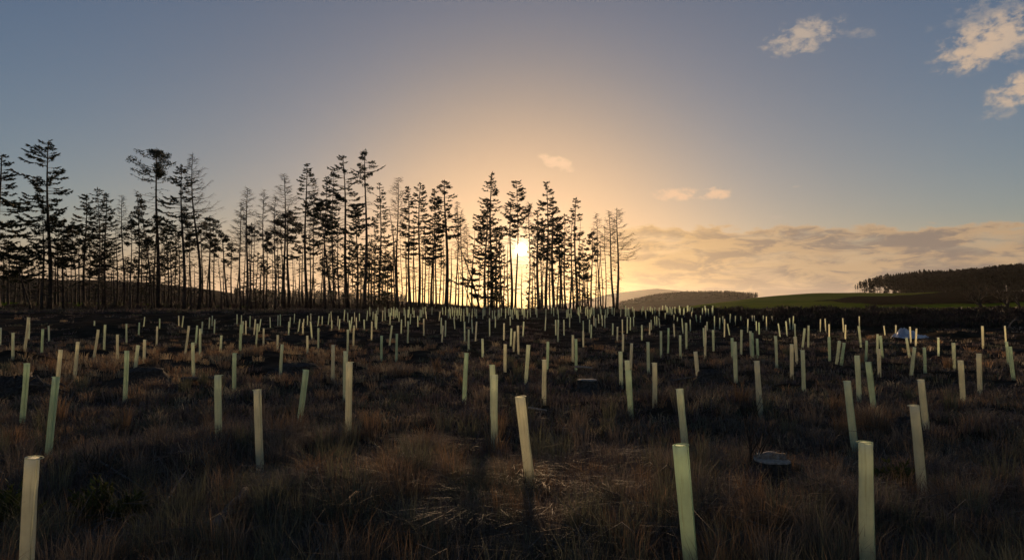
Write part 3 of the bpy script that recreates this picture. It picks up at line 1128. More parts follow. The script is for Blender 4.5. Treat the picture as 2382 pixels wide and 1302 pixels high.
def seam_mesh():
    """the raised weld running up the side of a tube"""
    mb = MB()
    mb.tube([(GR * .80, -GR * .66, -.1), (GR * .80, -GR * .66, .5), (GR * .80, -GR * .66, .99)], .0035, 5)
    return mb.mesh('seam', True)


SLEEVES = [[sleeve_mesh(20, 9, s) for s in (1, 2, 3, 5, 7)], [sleeve_mesh(10, 3, 4)]]
RIM, STAKE, SEAM = rim_mesh(), stake_mesh(), seam_mesh()

# top x, top y, base x, base y in the photograph, tint
NEAR = [
    (80, 1068, 55, 1412, 'c', 'large cream tree guard cut by the bottom edge at far left'),
    (121, 880, 111, 1072, 'g', 'green tree guard behind the large cream one at far left'),
    (63, 846, 51, 985, 'g', 'green guard leaning right beside the dark root mound'),
    (137, 815, 132, 912, 'c', 'cream sunlit guard rising from russet grass right of the root mound'),
    (179, 796, 172, 890, 'c', 'yellow-cream guard leaning right in the russet grass'),
    (508, 875, 508, 1024, 'p', 'upright pale guard standing alone left of a taller leaning one'),
    (597, 911, 606, 1116, 'c', 'cream guard leaning left with dirty foot, left of centre'),
    (709, 861, 695, 990, 'g', 'bluish green guard leaning clearly to the right'),
    (802, 818, 803, 935, 'p', 'thin pale guard half hidden behind a taller cream guard'),
    (813, 846, 809, 1030, 'c', 'tall cream guard with grass-covered foot left of centre'),
    (546, 822, 544, 915, 'g', 'dark green upright guard in mid clearing'),
    (655, 802, 652, 876, 'p', 'pale guard beside the low dark hump, left of centre'),
    (292, 817, 290, 937, 'g', 'green guard left of the mossy rotten stump'),
    (319, 803, 314, 864, 'p', 'pale leaning guard touching the top of the mossy stump'),
    (335, 790, 334, 858, 'c', 'cream sunlit guard just behind the mossy stump'),
    (450, 798, 450, 880, 'p', 'upright pale guard behind the fallen grey pole'),
    (1084, 822, 1080, 940, 'g', 'dull green guard standing alone left of centre'),
    (1144, 850, 1146, 985, 'p', 'guard nearly hidden behind the tall central pair partner'),
    (1149, 875, 1151, 1052, 'p', 'front guard of the overlapping central pair'),
    (1212, 924, 1237, 1160, 'c', 'cream central guard leaning left with tall grass at its foot'),
    (1230, 803, 1223, 897, 'p', 'pale guard leaning right, behind the central leaning guard'),
    (1266, 838, 1266, 942, 'c', 'pinkish cream slim guard right of centre'),
    (1274, 796, 1272, 868, 'g', 'green guard behind the pinkish slim guard'),
    (1443, 818, 1446, 904, 'p', 'pale guard left of a cluster of three'),
    (1463, 862, 1468, 975, 'g', 'grey-green guard overlapping its neighbour, right of centre'),
    (1461, 848, 1463, 925, 'p', 'guard showing only its top behind the grey-green one'),
    (1469, 799, 1467, 862, 'c', 'cream-tipped guard at the back of the cluster'),
    (1522, 845, 1523, 948, 'c', 'slim cream guard right of the overlapping cluster'),
    (1583, 907, 1597, 1066, 'p', 'leaning pale guard behind the large green one'),
    (1588, 1053, 1613, 1395, 'g', 'large green guard cut by the bottom edge, right of centre'),
    (1619, 818, 1624, 884, 'c', 'guard leaning left against the small dark stump'),
    (1763, 842, 1770, 975, 'c', 'cream guard with a slight left lean behind the sawn stump'),
    (1869, 816, 1870, 918, 'p', 'upright pale guard right of the slightly leaning cream one'),
    (1972, 889, 1989, 1050, 'p', 'stout pale guard leaning left, beyond the large right one'),
    (1996, 829, 1999, 936, 'p', 'thin pale guard behind the stout leaning one'),
    (2022, 843, 2034, 960, 'g', 'greenish guard leaning left next to the thin pale one'),
    (2020, 1047, 2020, 1390, 'p', 'large upright guard cut by the bottom edge at right'),
    (2127, 946, 2147, 1170, 'c', 'tall guard with a cream tip leaning left at right'),
    (2143, 884, 2155, 1000, 'c', 'cream guard leaning left behind the tall cream-tipped one'),
    (2239, 840, 2241, 942, 'c', 'cream guard with litter at its foot at right'),
    (2280, 823, 2280, 922, 'c', 'upright cream-topped guard second from the right edge'),
    (2351, 807, 2358, 886, 'g', 'green leaning guard closest to the right edge'),
]
MID = """0 762 0 806 p;68 750 67 790 p;62 773 56 852 c;100 767 97 824 g;114 758 114 794 p;31 796 29 857 p;220 746 219 776 p;226 765 217 837 c;242 757 242 816 p;
272 780 273 844 c;295 753 294 802 p;337 737 334 762 p;324 750 322 786 g;371 741 371 768 g;365 759 364 806 c;416 734 416 764 c;427 735 423 764 p;438 751 430 826 c;
459 757 455 802 g;467 748 465 832 p;471 748 469 780 p;487 738 486 768 p;494 734 493 760 p;499 743 498 780 p;516 775 512 833 p;552 731 551 758 p;562 733 561 758 p;
565 747 564 778 p;561 772 558 840 g;572 746 572 779 c;582 735 581 762 g;594 742 590 786 c;598 753 595 809 p;607 742 602 773 p;628 738 629 765 p;647 733 646 759 p;
652 731 652 758 g;675 738 674 760 p;672 748 671 784 p;685 730 684 754 p;698 742 693 776 p;707 742 705 765 c;705 750 704 788 c;716 734 715 758 p;723 729 723 750 c;
723 747 726 792 p;742 735 739 760 p;740 760 740 811 p;750 736 749 756 p;766 729 763 757 p;770 724 771 746 c;772 745 772 780 p;787 735 785 757 c;791 742 788 776 p;
802 720 800 746 p;809 727 809 750 p;819 737 815 770 p;813 745 815 786 p;825 726 825 748 c;829 738 829 766 c;836 729 836 748 p;847 743 848 783 p;808 765 808 820 p;
823 757 822 807 c;855 722 853 746 p;865 748 864 793 c;868 725 867 747 p;873 723 873 762 p;878 727 875 771 p;891 720 889 750 c;896 726 896 747 p;613 763 613 809 c;
645 776 644 826 c;715 776 715 820 c;776 803 774 890 c;888 780 887 840 g;908 718 907 758 p;916 723 916 742 c;929 725 928 749 p;943 731 943 758 c;934 743 933 782 p;
956 730 954 753 p;949 747 948 800 p;972 735 972 763 p;978 723 976 744 g;986 720 986 784 c;991 724 992 744 c;1024 724 1021 748 c;1027 739 1026 777 p;1037 745 1036 784 p;
1031 757 1028 792 c;1056 738 1058 764 p;1072 730 1072 748 p;1079 725 1079 746 p;1092 728 1090 751 p;1081 748 1081 793 p;1090 762 1090 814 p;1098 742 1099 774 p;
1109 748 1106 792 c;1139 736 1139 781 p;1153 736 1152 763 p;1173 752 1172 794 c;1187 736 1187 757 p;1190 764 1188 805 p;1198 764 1194 814 c;912 757 906 804 p;
922 775 922 841 g;1123 788 1123 830 p;1175 801 1175 866 c;1205 745 1206 822 c;1219 748 1216 786 p;1270 738 1268 769 p;1293 744 1293 783 p;1299 733 1298 791 p;
1312 744 1312 779 p;1326 729 1325 761 p;1332 780 1333 842 c;1339 789 1340 866 g;1349 733 1349 750 p;1357 770 1357 805 c;1357 746 1357 772 p;1372 743 1371 772 p;
1376 755 1375 789 p;1382 734 1382 758 c;1386 740 1386 760 p;1392 731 1393 752 p;1401 733 1401 757 p;1407 733 1407 760 p;1426 752 1425 786 p;1437 760 1436 794 c;
1448 743 1448 777 c;1450 785 1449 822 c;1460 729 1459 774 p;1467 738 1466 771 p;1474 737 1474 759 p;1494 756 1493 794 p;1507 796 1509 869 p;1512 750 1511 783 c;
1515 744 1515 769 p;1523 736 1524 759 p;1528 735 1528 759 p;1533 740 1535 763 p;1548 728 1547 746 p;1568 733 1568 750 c;1576 738 1576 759 p;1568 753 1569 783 c;
1537 770 1538 832 p;1555 761 1554 819 g;1582 774 1583 830 p;1587 740 1589 776 p;1597 747 1597 812 p;1606 743 1606 769 p;1609 725 1609 744 c;1619 732 1621 753 g;
1630 734 1629 752 p;1638 763 1638 805 p;1641 785 1640 834 c;1642 757 1642 792 c;1645 748 1645 770 p;1663 733 1662 769 p;1660 770 1660 819 p;1675 739 1674 766 p;
1682 736 1682 757 p;1686 742 1685 785 c;1693 753 1697 779 p;1699 730 1698 758 p;1711 735 1710 760 p;1724 736 1723 754 g;1725 770 1724 827 p;1741 742 1739 773 p;
1746 768 1748 832 p;1750 772 1752 834 g;1750 734 1750 752 c;1755 734 1756 754 c;1760 747 1760 774 p;1766 750 1766 780 g;1776 735 1776 752 p;1783 736 1783 769 c;
1796 736 1797 755 c;1704 782 1704 838 g;1711 796 1712 891 p;1762 784 1764 838 g;1804 785 1807 860 p;1842 801 1842 884 c;1852 784 1854 848 c;1811 752 1815 785 p;
1829 747 1831 782 p;1837 740 1838 766 p;1846 735 1844 767 p;1849 753 1850 784 p;1873 763 1866 814 p;1881 755 1880 810 p;1909 742 1908 773 c;1920 741 1921 773 c;
1930 754 1929 790 c;1929 781 1930 837 g;1962 740 1962 774 c;1968 755 1966 792 c;2000 736 1999 768 c;1999 763 2003 812 p;1954 795 1946 852 p;1964 806 1957 856 g;
2015 795 2014 847 g;2043 777 2041 824 p;2050 779 2053 832 g;2047 812 2046 877 c;2057 758 2059 783 c;2085 756 2083 785 c;2110 782 2117 835 p;2119 760 2119 800 c;
2133 764 2130 806 c;2127 807 2120 873 p;2150 809 2152 868 g;2184 779 2183 822 p;2221 798 2220 862 p;2287 758 2287 810 c;2340 758 2340 797 c;2342 795 2347 854 g"""
MIDL = []
for s in MID.replace('\n', '').split(';'):
    a = s.split()
    MIDL.append((*map(float, a[:4]), a[4]))
def band(by):
    return 'nearer' if by >= 808 else ('middle' if by >= 775 else 'far')


def place_guard(tx, ty, bx, by, tint, detailed, idx):
    x, y = ground_at(bx, by, by > 860)
    d = y
    z0 = float(zg(x, y, False)) if d > 30 else float(zg(x, y))
    L = (by - ty) / F * d
    L = float(np.clip(L, .60, 1.0))
    lean = (tx - bx) / max(by - ty, 1.0)
    mat = GM[tint][0]
    rngl = random.Random(idx)
    rot = (rngl.uniform(-.05, .05), math.atan(lean), rngl.random() * .0)
    if detailed:
        t = empty('tree_guard', (x, y, z0))
        t.rotation_euler = rot
        t.scale = (1, 1, L)
        me_ = SLEEVES[0][idx % 5]
        o = add('sleeve', me_, None, t)
        p2 = [(o, mat), (add('rim', RIM, None, t), mat), (add('stake', STAKE, None, t), MAT_STAKE), (add('seam', SEAM, None, t), mat)]
    else:
        t = add('tree_guard', SLEEVES[1][0], None, None, (x, y, z0))
        t.rotation_euler = rot
        t.scale = (1, 1, L)
        p2 = [(t, mat)]
    for o, m_ in p2:
        if not o.data.materials:
            o.data.materials.append(m_)
        o.material_slots[0].link = 'OBJECT'
        o.material_slots[0].material = m_
    return t


GUARD_XY = []
for i, (tx, ty, bx, by, tint, label) in enumerate(NEAR):
    t = place_guard(tx, ty, bx, by, tint, True, i)
    GUARD_XY.append((t.location.x, t.location.y))
    tag(t, label, 'tree guard', 'tree guards across the clearing')
cells = {}
for i, g_ in enumerate(MIDL):
    cells.setdefault((land(g_[2]), band(g_[3])), []).append((g_[2], i))
for (ln, bd), items in cells.items():
    items.sort()
    for k, (_, i) in enumerate(items):
        tx, ty, bx, by, tint = MIDL[i]
        t = place_guard(tx, ty, bx, by, tint, by - ty > 45, 100 + i)
        GUARD_XY.append((t.location.x, t.location.y))
        ln_ = (tx - bx) / (by - ty)
        lean = 'upright' if abs(ln_) < .035 else ('right-tilted' if ln_ > 0 else 'left-tilted')
        which = 'only' if len(items) == 1 else f'{ORD[k]}-from-left'
        tag(t, f'{which} guard of the {bd} rows below {ln}, {lean}, {GM[tint][1]}', 'tree guard', 'tree guards across the clearing')

# the crowd of far guards beyond the 300 built singly
rng = random.Random(31)
mb = MB()
far_m = SLEEVES[1][0]
co = np.empty(len(far_m.vertices) * 3)
far_m.vertices.foreach_get('co', co)
co = co.reshape(-1, 3)
ti = np.empty(len(far_m.polygons) * 3, int)
far_m.polygons.foreach_get('vertices', ti)
for i in range(150):
    px = 860 + 800 * rng.random() ** .85
    by = rng.uniform(731, 742) if px < 1250 else rng.uniform(729, 741)
    x, y = ground_at(px, by)
    L = .8 * rng.uniform(.9, 1.05)
    c = co * [1, 1, L]
    lx, ly = rng.uniform(-.07, .07), rng.uniform(-.05, .05)
    mb.put(np.stack([c[:, 0] + c[:, 2] * lx + x, c[:, 1] + c[:, 2] * ly + y, c[:, 2] + float(zg(x, y, False))], -1), ti)
o = add('distant_tree_guards', mb.mesh('distant_tree_guards', True), G_PALE)
tag(o, 'crowded strip of tiny tree guards far off at the foot of the belt', 'tree guards', None, 'stuff')


# ------------------------------------------------------------------ stumps, logs and litter
STUMP_XY = []


def stump(px, py, r, h, seed, label, name='tree_stump', steps=True, roots=5, cut=True, mossy=False):
    rng = random.Random(seed)
    x, y = ground_at(px, py)
    root = empty(name, (x, y, float(zg(x, y)) - .03))
    STUMP_XY.append((x, y, r))
    n, m = 28, 9
    body = MB()
    ra = [rng.random() * 6.28 for _ in range(roots)]
    V_, T_ = [], []
    for j in range(m):
        t = j / (m - 1)
        for i in range(n):
            a = 2 * math.pi * i / n
            flare = sum(max(0, math.cos(a - b)) ** 10 for b in ra)
            rr = r * (1 + .10 * math.sin(3 * a + seed) + .04 * rng.uniform(-1, 1) + (1 - t) ** 1.7 * (.40 + .75 * flare))
            V_.append((rr * math.cos(a), rr * math.sin(a), h * t * (1 + (.10 * math.cos(a - 1) if not cut else 0) * t) - .08 * (1 - t)))
    for j in range(m - 1):
        for i in range(n):
            a, b = j * n + i, j * n + (i + 1) % n
            T_ += [(a, b, b + n), (a, b + n, a + n)]
    if not cut:                                     # rotted, rounded over
        for j, (s, zz) in enumerate(((.8, 1.10), (.5, 1.18), (.2, 1.22))):
            for i in range(n):
                q = V_[(m - 1) * n + i]
                V_.append((q[0] * s + .02 * rng.uniform(-1, 1), q[1] * s, h * zz + .03 * rng.uniform(-1, 1)))
        for j in range(m - 1, m + 2):
            for i in range(n):
                a, b = j * n + i, j * n + (i + 1) % n
                T_ += [(a, b, b + n), (a, b + n, a + n)]
        c0 = len(V_)
        V_.append((0, 0, h * 1.22))
        T_ += [((m + 2) * n + i, (m + 2) * n + (i + 1) % n, c0) for i in range(n)]
    body.put(V_, T_)
    add('body', body.mesh('body', True), MAT_STUMPBARK, root)
    if cut:
        f = MB()
        top_ = [V_[(m - 1) * n + i] for i in range(n)]
        P = [(q[0] * .985, q[1] * .985, h - .002) for q in top_] + [(q[0] * .97, q[1] * .97, h + .012) for q in top_] + [(0, 0, h + .014)]
        Tt = []
        for i in range(n):
            a, b = i, (i + 1) % n
            Tt += [(a, b, b + n), (a, b + n, a + n), (a + n, b + n, 2 * n)]
        f.put(P, Tt)
        add('sawn_face', f.mesh('sawn_face'), MAT_CUT, root)
        if steps:                                   # the raised hinge and a slab left by the felling cut
            s = MB()
            P = []
            for i in range(n):
                a = 2 * math.pi * i / n
                q = top_[i]
                P.append((q[0] * .93, max(q[1] * .93, r * .25 + .015 * math.sin(9 * a)), h + .012))
            P2 = [(p[0] * .96, p[1], h + .03 + .02 * (p[0] / r) + .012 * rng.random()) for p in P]
            s.put(P + P2 + [(0, r * .5, h + .05)], [t for i in range(n) for t in ((i, (i + 1) % n, (i + 1) % n + n), (i, (i + 1) % n + n, i + n), (i + n, (i + 1) % n + n, 2 * n))])
            add('felling_step', s.mesh('felling_step'), MAT_CUT, root)
            sp = MB()
            for k in range(34):
                a = rng.uniform(-1, 1) * r * .9
                sp.tris([[(a - .012, -.02, h + .01), (a + .014, -.01, h + .01), (a + rng.uniform(-.02, .03), rng.uniform(-.05, .02), h + rng.uniform(.02, .10))]])
            add('splinters', sp.mesh('splinters'), MAT_CUT, root)
    for k, a in enumerate(ra):
        rt = MB()
        L = r * rng.uniform(1.0, 2.0)
        q = [(math.cos(a) * r * .8, math.sin(a) * r * .8, h * .25), (math.cos(a) * (r + L * .4), math.sin(a) * (r + L * .4), .04), (math.cos(a + .2) * (r + L), math.sin(a + .2) * (r + L), -.08)]
        rt.tube(q, [r * .22, r * .15, r * .05], 7)
        add('root', rt.mesh('root', True), MAT_STUMPBARK, root)
    if steps and cut:
        root.rotation_euler = (R(4), R(3), 0)
    tag(root, label, 'stump')
    return root


stump(1790, 1140, .155, .15, 3, 'sawn tree stump with pale stepped cut face among dark grass')
stump(1368, 905, .19, .20, 5, 'small low stump with a pale cut top right of centre', steps=False)
stump(1652, 893, .24, .22, 7, 'dark small stump under the left-leaning guard', cut=False)
stump(340, 890, .36, .26, 9, 'mossy rotten stump in the russet grass at left', cut=False)
stump(690, 862, .46, .20, 12, 'low dark rotten hump right of the russet grass', cut=False)
stump(2120, 1010, .20, .12, 14, 'low dark stump remnant beneath the tall cream-tipped guard', cut=False)


def root_plate(px, py, label):
    rng = random.Random(4)
    x, y = ground_at(px, py)
    t = empty('root_mound', (x, y, float(zg(x, y)) - .1))
    n, m = 26, 12
    V_ = []
    for j in range(m):
        ph = math.pi * .5 * j / (m - 1)
        for i in range(n):
            a = 2 * math.pi * i / n
            rr = .62 * math.cos(ph) * (1 + .16 * math.sin(2 * a + 1) + .12 * rng.uniform(-1, 1))
            V_.append((rr * math.cos(a) * 1.15, rr * math.sin(a), .52 * math.sin(ph) * (1 + .12 * rng.uniform(-1, 1))))
    T_ = []
    for j in range(m - 1):
        for i in range(n):
            a, b = j * n + i, j * n + (i + 1) % n
            T_ += [(a, b, b + n), (a, b + n, a + n)]
    b_ = MB()
    b_.put(V_, T_)
    add('peat_core', b_.mesh('peat_core', True), MAT_STUMPBARK, t)
    for k in range(11):
        a = rng.random() * 6.28
        rt = MB()
        z0 = rng.uniform(.1, .5)
        q = [(.4 * math.cos(a), .4 * math.sin(a), z0), (.75 * math.cos(a), .75 * math.sin(a), z0 + rng.uniform(-.1, .12)), ((.9 + .3 * rng.random()) * math.cos(a + .3), .9 * math.sin(a + .3), z0 + rng.uniform(-.3, .2))]
        rt.tube(q, [.04, .025, .008], 5)
        add('root', rt.mesh('root', True), MAT_LOG, t)
    tag(t, label, 'root mound')


root_plate(32, 915, 'dark upturned root mound with torn roots at the left edge')


def log(name, p0, p1, r, label, mat, lift=0.03, twigs=0, sag=0.0):
    a = ground_at(*p0)
    b = ground_at(*p1)
    rng = random.Random(int(p0[0]))
    mb = MB()
    n = 9
    P = []
    for i in range(n):
        t = i / (n - 1)
        x, y = a[0] * (1 - t) + b[0] * t, a[1] * (1 - t) + b[1] * t
        P.append((x, y, 0))
    P = np.array(P)
    za, zb = float(zg(*a)), float(zg(*b))
    P[:, 2] = np.linspace(za, zb, n) + lift + r + sag * np.sin(np.linspace(0, math.pi, n))
    P += np.array([[rng.uniform(-.3, .3) * r, rng.uniform(-.3, .3) * r, 0] for _ in range(n)])
    o_ = P[0].copy()
    root = empty(name, tuple(o_))
    mb.tube(P - o_, np.linspace(r, r * .75, n), 9)
    add('stem', mb.mesh('stem', True), mat, root)
    for k in range(twigs):
        tw = MB()
        p = along(P - o_, rng.uniform(.2, .95))
        d = unit([rng.uniform(-1, 1), rng.uniform(-1, 1), rng.uniform(.1, .9)])
        L = rng.uniform(.15, .5)
        tw.tube([p, p + d * L * .5, p + d * L + np.array([0, 0, .03])], [r * .35, r * .22, r * .08], 4)
        add('side_branch', tw.mesh('side_branch', True), mat, root)
    tag(root, label, 'branch' if r < .035 else 'log')


log('fallen_log', (490, 1300), (572, 1218), .038, 'grey fallen pole running out of the bottom edge, left of centre', MAT_LOG, .10)
log('fallen_log', (425, 905), (505, 893), .05, 'grey fallen pole lying in front of a pale guard at left', MAT_LOG, .10)
log('fallen_branch', (1228, 992), (1272, 994), .016, 'short pale peeled stick behind the central leaning guard', MAT_CUT, .16)
log('fallen_branch', (1338, 886), (1378, 883), .030, 'pale split slab lying by the small low stump', MAT_CUT, .22)
log('fallen_branch', (2345, 770), (2375, 757), .04, 'pale curved branch sticking out of the bank at the right edge', MAT_LOG, .25, 3, .35)
log('fallen_branch', (380, 1235), (432, 1140), .012, 'thin grey branch with side twigs in the brash at lower left', MAT_STICK, .12, 4)
log('fallen_branch', (205, 1130), (330, 1165), .012, 'thin pale branch lying across the dark brash at lower left', MAT_STICK, .10, 3)
log('fallen_branch', (1560, 905), (1620, 895), .018, 'thin branch beside the dark small stump', MAT_STICK, .10, 2)
log('fallen_branch', (2000, 812), (2080, 806), .03, 'grey stick in the rough below the plantation end', MAT_STICK, .1, 2)
log('fallen_branch', (610, 800), (640, 806), .03, 'dark bent twig leaning on a cream guard', MAT_LOG, .2, 2)


def standing_twigs(px, py, label, seed, n=5, hh=.5):
    rng = random.Random(seed)
    x, y = ground_at(px, py)
    t = empty('bare_shrub', (x, y, float(zg(x, y)) - .05))
    for k in range(n):
        mb = MB()
        a = rng.uniform(-.6, .6)
        L = hh * rng.uniform(.6, 1.2)
        P = np.array([(0, 0, 0), (a * L * .3, rng.uniform(-.1, .1), L * .5), (a * L * .8, rng.uniform(-.15, .15), L)])
        mb.tube(P, [.012, .008, .003], 5)
        st = add('stem', mb.mesh('stem', True), MAT_TWIG, t)
        for _ in range(3):
            tw = MB()
            p = along(P, rng.uniform(.35, .9))
            d = unit([rng.uniform(-1, 1), rng.uniform(-.5, .5), 1])
            tw.tube([p, p + d * rng.uniform(.08, .2)], [.005, .0015], 3)
            add('twig', tw.mesh('twig'), MAT_TWIG, st)
    tag(t, label, 'shrub')


standing_twigs(1748, 1138, 'bare upright twigs growing left of the sawn stump', 2, 6, .55)
standing_twigs(238, 1150, 'dead bent stems in the brash right of the large cream guard', 5, 5, .35)
standing_twigs(945, 960, 'thin dry stems in the dark grass left of centre', 6, 4, .3)


def gorse(px, py, r, label, seed):
    rng = random.Random(seed)
    x, y = ground_at(px, py)
    t = empty('gorse_bush', (x, y, float(zg(x, y))))
    fo, st = MB(), MB()
    for k in range(26):
        a, e = rng.random() * 6.28, rng.uniform(.5, 1.5)
        d = np.array([math.cos(a) * math.cos(e), math.sin(a) * math.cos(e), math.sin(e)])
        L = r * rng.uniform(.6, 1.15)
        q = np.array([[0, 0, 0], d * L * .5, d * L + [0, 0, .03]])
        st.tube(q, [.006, .004, .002], 3, False)
        fo.tris(sprays(rng, q, 34, .055, .1))
    add('stems', st.mesh('stems'), MAT_TWIG, t)
    add('foliage', fo.mesh('foliage'), MAT_GORSE, t)
    tag(t, label, 'shrub')


gorse(232, 1230, .30, 'yellow-green low bush in the brash right of the large cream guard', 1)
gorse(15, 1240, .34, 'dark green low bush at the bottom left edge', 2)
gorse(305, 1235, .20, 'small yellowish bush, right of two in the lower left brash', 3)
gorse(2085, 1150, .22, 'small greenish bush left of the tall cream-tipped guard', 4)


def plastic_sheet(px, py):
    rng = np.random.default_rng(8)
    x, y = ground_at(px, py)
    n, m = 44, 24
    s, t = np.meshgrid(np.linspace(-1, 1, n), np.linspace(-1, 1, m))
    h = np.exp(-((s + .48) / .26) ** 2) * .46 + np.exp(-((s - .12) / .5) ** 2) * .26
    h = h * (1 - t * t) ** .6
    h = h * (.75 + .5 * (fbm(s * 2.2, t * 2.2, 6, 3) + .5)) + .42 * np.abs(fbm(s * 2.6 + 9, t * 2.4, 3, 4)) * (1 - t * t) + .04
    edge_ = np.maximum(np.abs(s), np.abs(t))
    h = .72 * h * (1 - sstep(.8, 1.0, edge_)) - .03
    V_ = np.stack([s * .85 + .05 * fbm(s * 4, t * 4, 8), t * .6 + .05 * fbm(s * 4, t * 4, 18), h], -1).reshape(-1, 3)
    i, j = np.meshgrid(np.arange(m - 1), np.arange(n - 1), indexing='ij')
    a = (i * n + j).ravel()
    T_ = np.vstack([np.stack([a, a + 1, a + n + 1], -1), np.stack([a, a + n + 1, a + n], -1)])
    mm, nt, b = material('bluish_plastic')
    tcx = nt.nodes.new('ShaderNodeTexCoord')
    nn = NOISE(tcx.outputs['Object'], 5, 4, .6, .2, nt)
    link(MIX(MAP(nn, .45, .62, nt=nt), (.36, .41, .50), (.66, .67, .68), nt=nt), b.inputs['Base Color'], nt)
    b.inputs['Roughness'].default_value = .35
    o = add('plastic_sheet', mesh_tris('plastic_sheet', V_, T_), mm, None, (x, y, float(zg(x, y, False)) + .03))
    tag(o, 'crumpled pale blue plastic sheet heaped on the bank at right', 'plastic sheet')


plastic_sheet(2118, 786)

# ------------------------------------------------------------------ vegetation
nr = np.random.default_rng(2024)


def scatter(n, ymin, ymax, power=1.0, umax=.80):
    """points over the clearing, denser near the camera so that they are even in the view"""
    y = 1 / (1 / ymax + (1 / ymin - 1 / ymax) * nr.random(n) ** power)
    u = nr.uniform(-umax, umax, n)
    return u * y, y


def blades(cx, cy, per, hgt, spread, lean, width, cols, colvar):
    """arching blades grouped in tufts; every array is per tuft"""
    n = len(cx)
    idx = np.repeat(np.arange(n), per)
    k = len(idx)
    a = nr.uniform(0, 6.283, k)
    r0 = spread[idx] * np.sqrt(nr.random(k)) * .55
    bx, by = cx[idx] + r0 * np.cos(a), cy[idx] + r0 * np.sin(a)
    bz = zg(bx, by) - .02
    H = hgt[idx] * nr.uniform(.45, 1.15, k)
    a2 = a + nr.normal(0, .7, k)
    out = H * lean[idx] * nr.uniform(.2, 1.3, k)
    dxx, dyy = np.cos(a2), np.sin(a2)
    wv = np.stack([-dyy, dxx, np.zeros(k)], -1)
    turn = nr.uniform(-1.2, 1.2, k)
    wv = np.stack([wv[:, 0] * np.cos(turn) - wv[:, 1] * np.sin(turn), wv[:, 0] * np.sin(turn) + wv[:, 1] * np.cos(turn), wv[:, 2]], -1)
    w = (width[idx] * nr.uniform(.6, 1.4, k))[:, None] * .5
    B = np.stack([bx, by, bz], -1)
    O = np.stack([dxx, dyy, np.zeros(k)], -1) * out[:, None]
    Zv = np.array([0, 0, 1.0])
    p0 = B
    p1 = B + O * .30 + Zv * (H * .60)[:, None]
    p2 = B + O * 1.0 + Zv * (H * np.clip(1 - .35 * lean[idx], .3, 1))[:, None]
    V_ = np.stack([p0 - wv * w, p0 + wv * w, p1 - wv * w * .8, p1 + wv * w * .8, p2], 1)
    base_i = (np.arange(k) * 5)[:, None]
    T_ = np.concatenate([base_i + [0, 1, 3], base_i + [0, 3, 2], base_i + [2, 3, 4]], 0)
    c = cols[idx] * nr.uniform(1 - colvar, 1 + colvar, (k, 1))
    C = np.repeat(c[:, None, :], 5, 1)
    return V_.reshape(-1, 3), T_, C.reshape(-1, 3)


def stuff_mesh(name, packs, mat, label, cat):
    V_, T_, C_, n = [], [], [], 0
    for v, t, c in packs:
        V_.append(v)
        T_.append(t + n)
        C_.append(c)
        n += len(v)
    o = add(name, mesh_tris(name, np.vstack(V_), np.vstack(T_), False, np.vstack(C_)), mat)
    return tag(o, label, cat, None, 'stuff')


def russet(x, y):
    """where the bleached moor grass grows: a broad patch on the left, thinner elsewhere"""
    a = np.exp(-(((x + 9.5) / 7.5) ** 2 + ((y - 19) / 6.5) ** 2))
    b = .75 * np.exp(-(((x + 12) / 10) ** 2 + ((y - 30) / 9) ** 2))
    return np.clip(a + b + .5 * fbm(x * .22, y * .22, 77, 3), 0, 1)


def clear(x, y):
    """0 on the stumps and just in front of them, 1 elsewhere"""
    k = np.ones_like(x)
    for sx, sy in GUARD_XY[:160]:
        k = np.where((np.abs(x - sx * y / sy) < .07 + .008 * y) & (y < sy + .05) & (y > sy - .45), k * .25, k)
    for sx, sy, sr in STUMP_XY[:1]:
        k = np.where((np.abs(x - sx * y / sy) < .30) & (y < sy + .1) & (y > sy - 1.3), k * .10, k)
    for sx, sy, sr in STUMP_XY:
        k = np.where(np.hypot((x - sx) / 1.3, (y - sy + sr * 1.3) / 1.7) < sr * 1.6, 0.0, k)
    return k


def bare(x, y):
    """peaty, brash-covered patches where little grass grows"""
    a = np.exp(-(((x + 3.0) / 1.7) ** 2 + ((y - 5.6) / 1.5) ** 2)) + .8 * np.exp(-(((x - 4.6) / 1.6) ** 2 + ((y - 6.0) / 1.6) ** 2))
    a = a + .75 * np.exp(-(((x - .2) / 2.0) ** 2 + ((y - 5.3) / 1.3) ** 2))
    b = sstep(.02, .22, fbm(x * .42 + 5, y * .42, 91, 3))
    c = sstep(44, 58, y) * .5
    return np.clip(a + .85 * b + c, 0, 1)


STRAW, RUST, DARK, RUSH = (np.array(c) for c in ((.54, .40, .23), (.40, .245, .130), (.215, .165, .12), (.17, .16, .095)))
packs = []
x, y = scatter(11500, 3.0, 70)
ru = russet(x, y)
mask = nr.random(len(x)) < np.clip(.35 + .9 * ru + .6 * fbm(x * .5, y * .5, 55, 2), .12, 1) * (1 - .88 * bare(x, y) * (1 - ru)) * clear(x, y)
x, y, ru = x[mask], y[mask], ru[mask]
m = nr.random((len(x), 1))
nearf = 1 - .75 * (1 - sstep(7, 13, y))
cols = np.where(m < ((.10 + .40 * ru) * nearf)[:, None], STRAW, np.where(m < (.35 + .6 * ru)[:, None], RUST, DARK))
hh = .11 + .19 * nr.random(len(x)) + .08 * ru
packs.append(blades(x, y, 52, hh, .16 + .006 * y, .55 + .5 * nr.random(len(x)), np.maximum(.0026, .00058 * y), cols, .35))
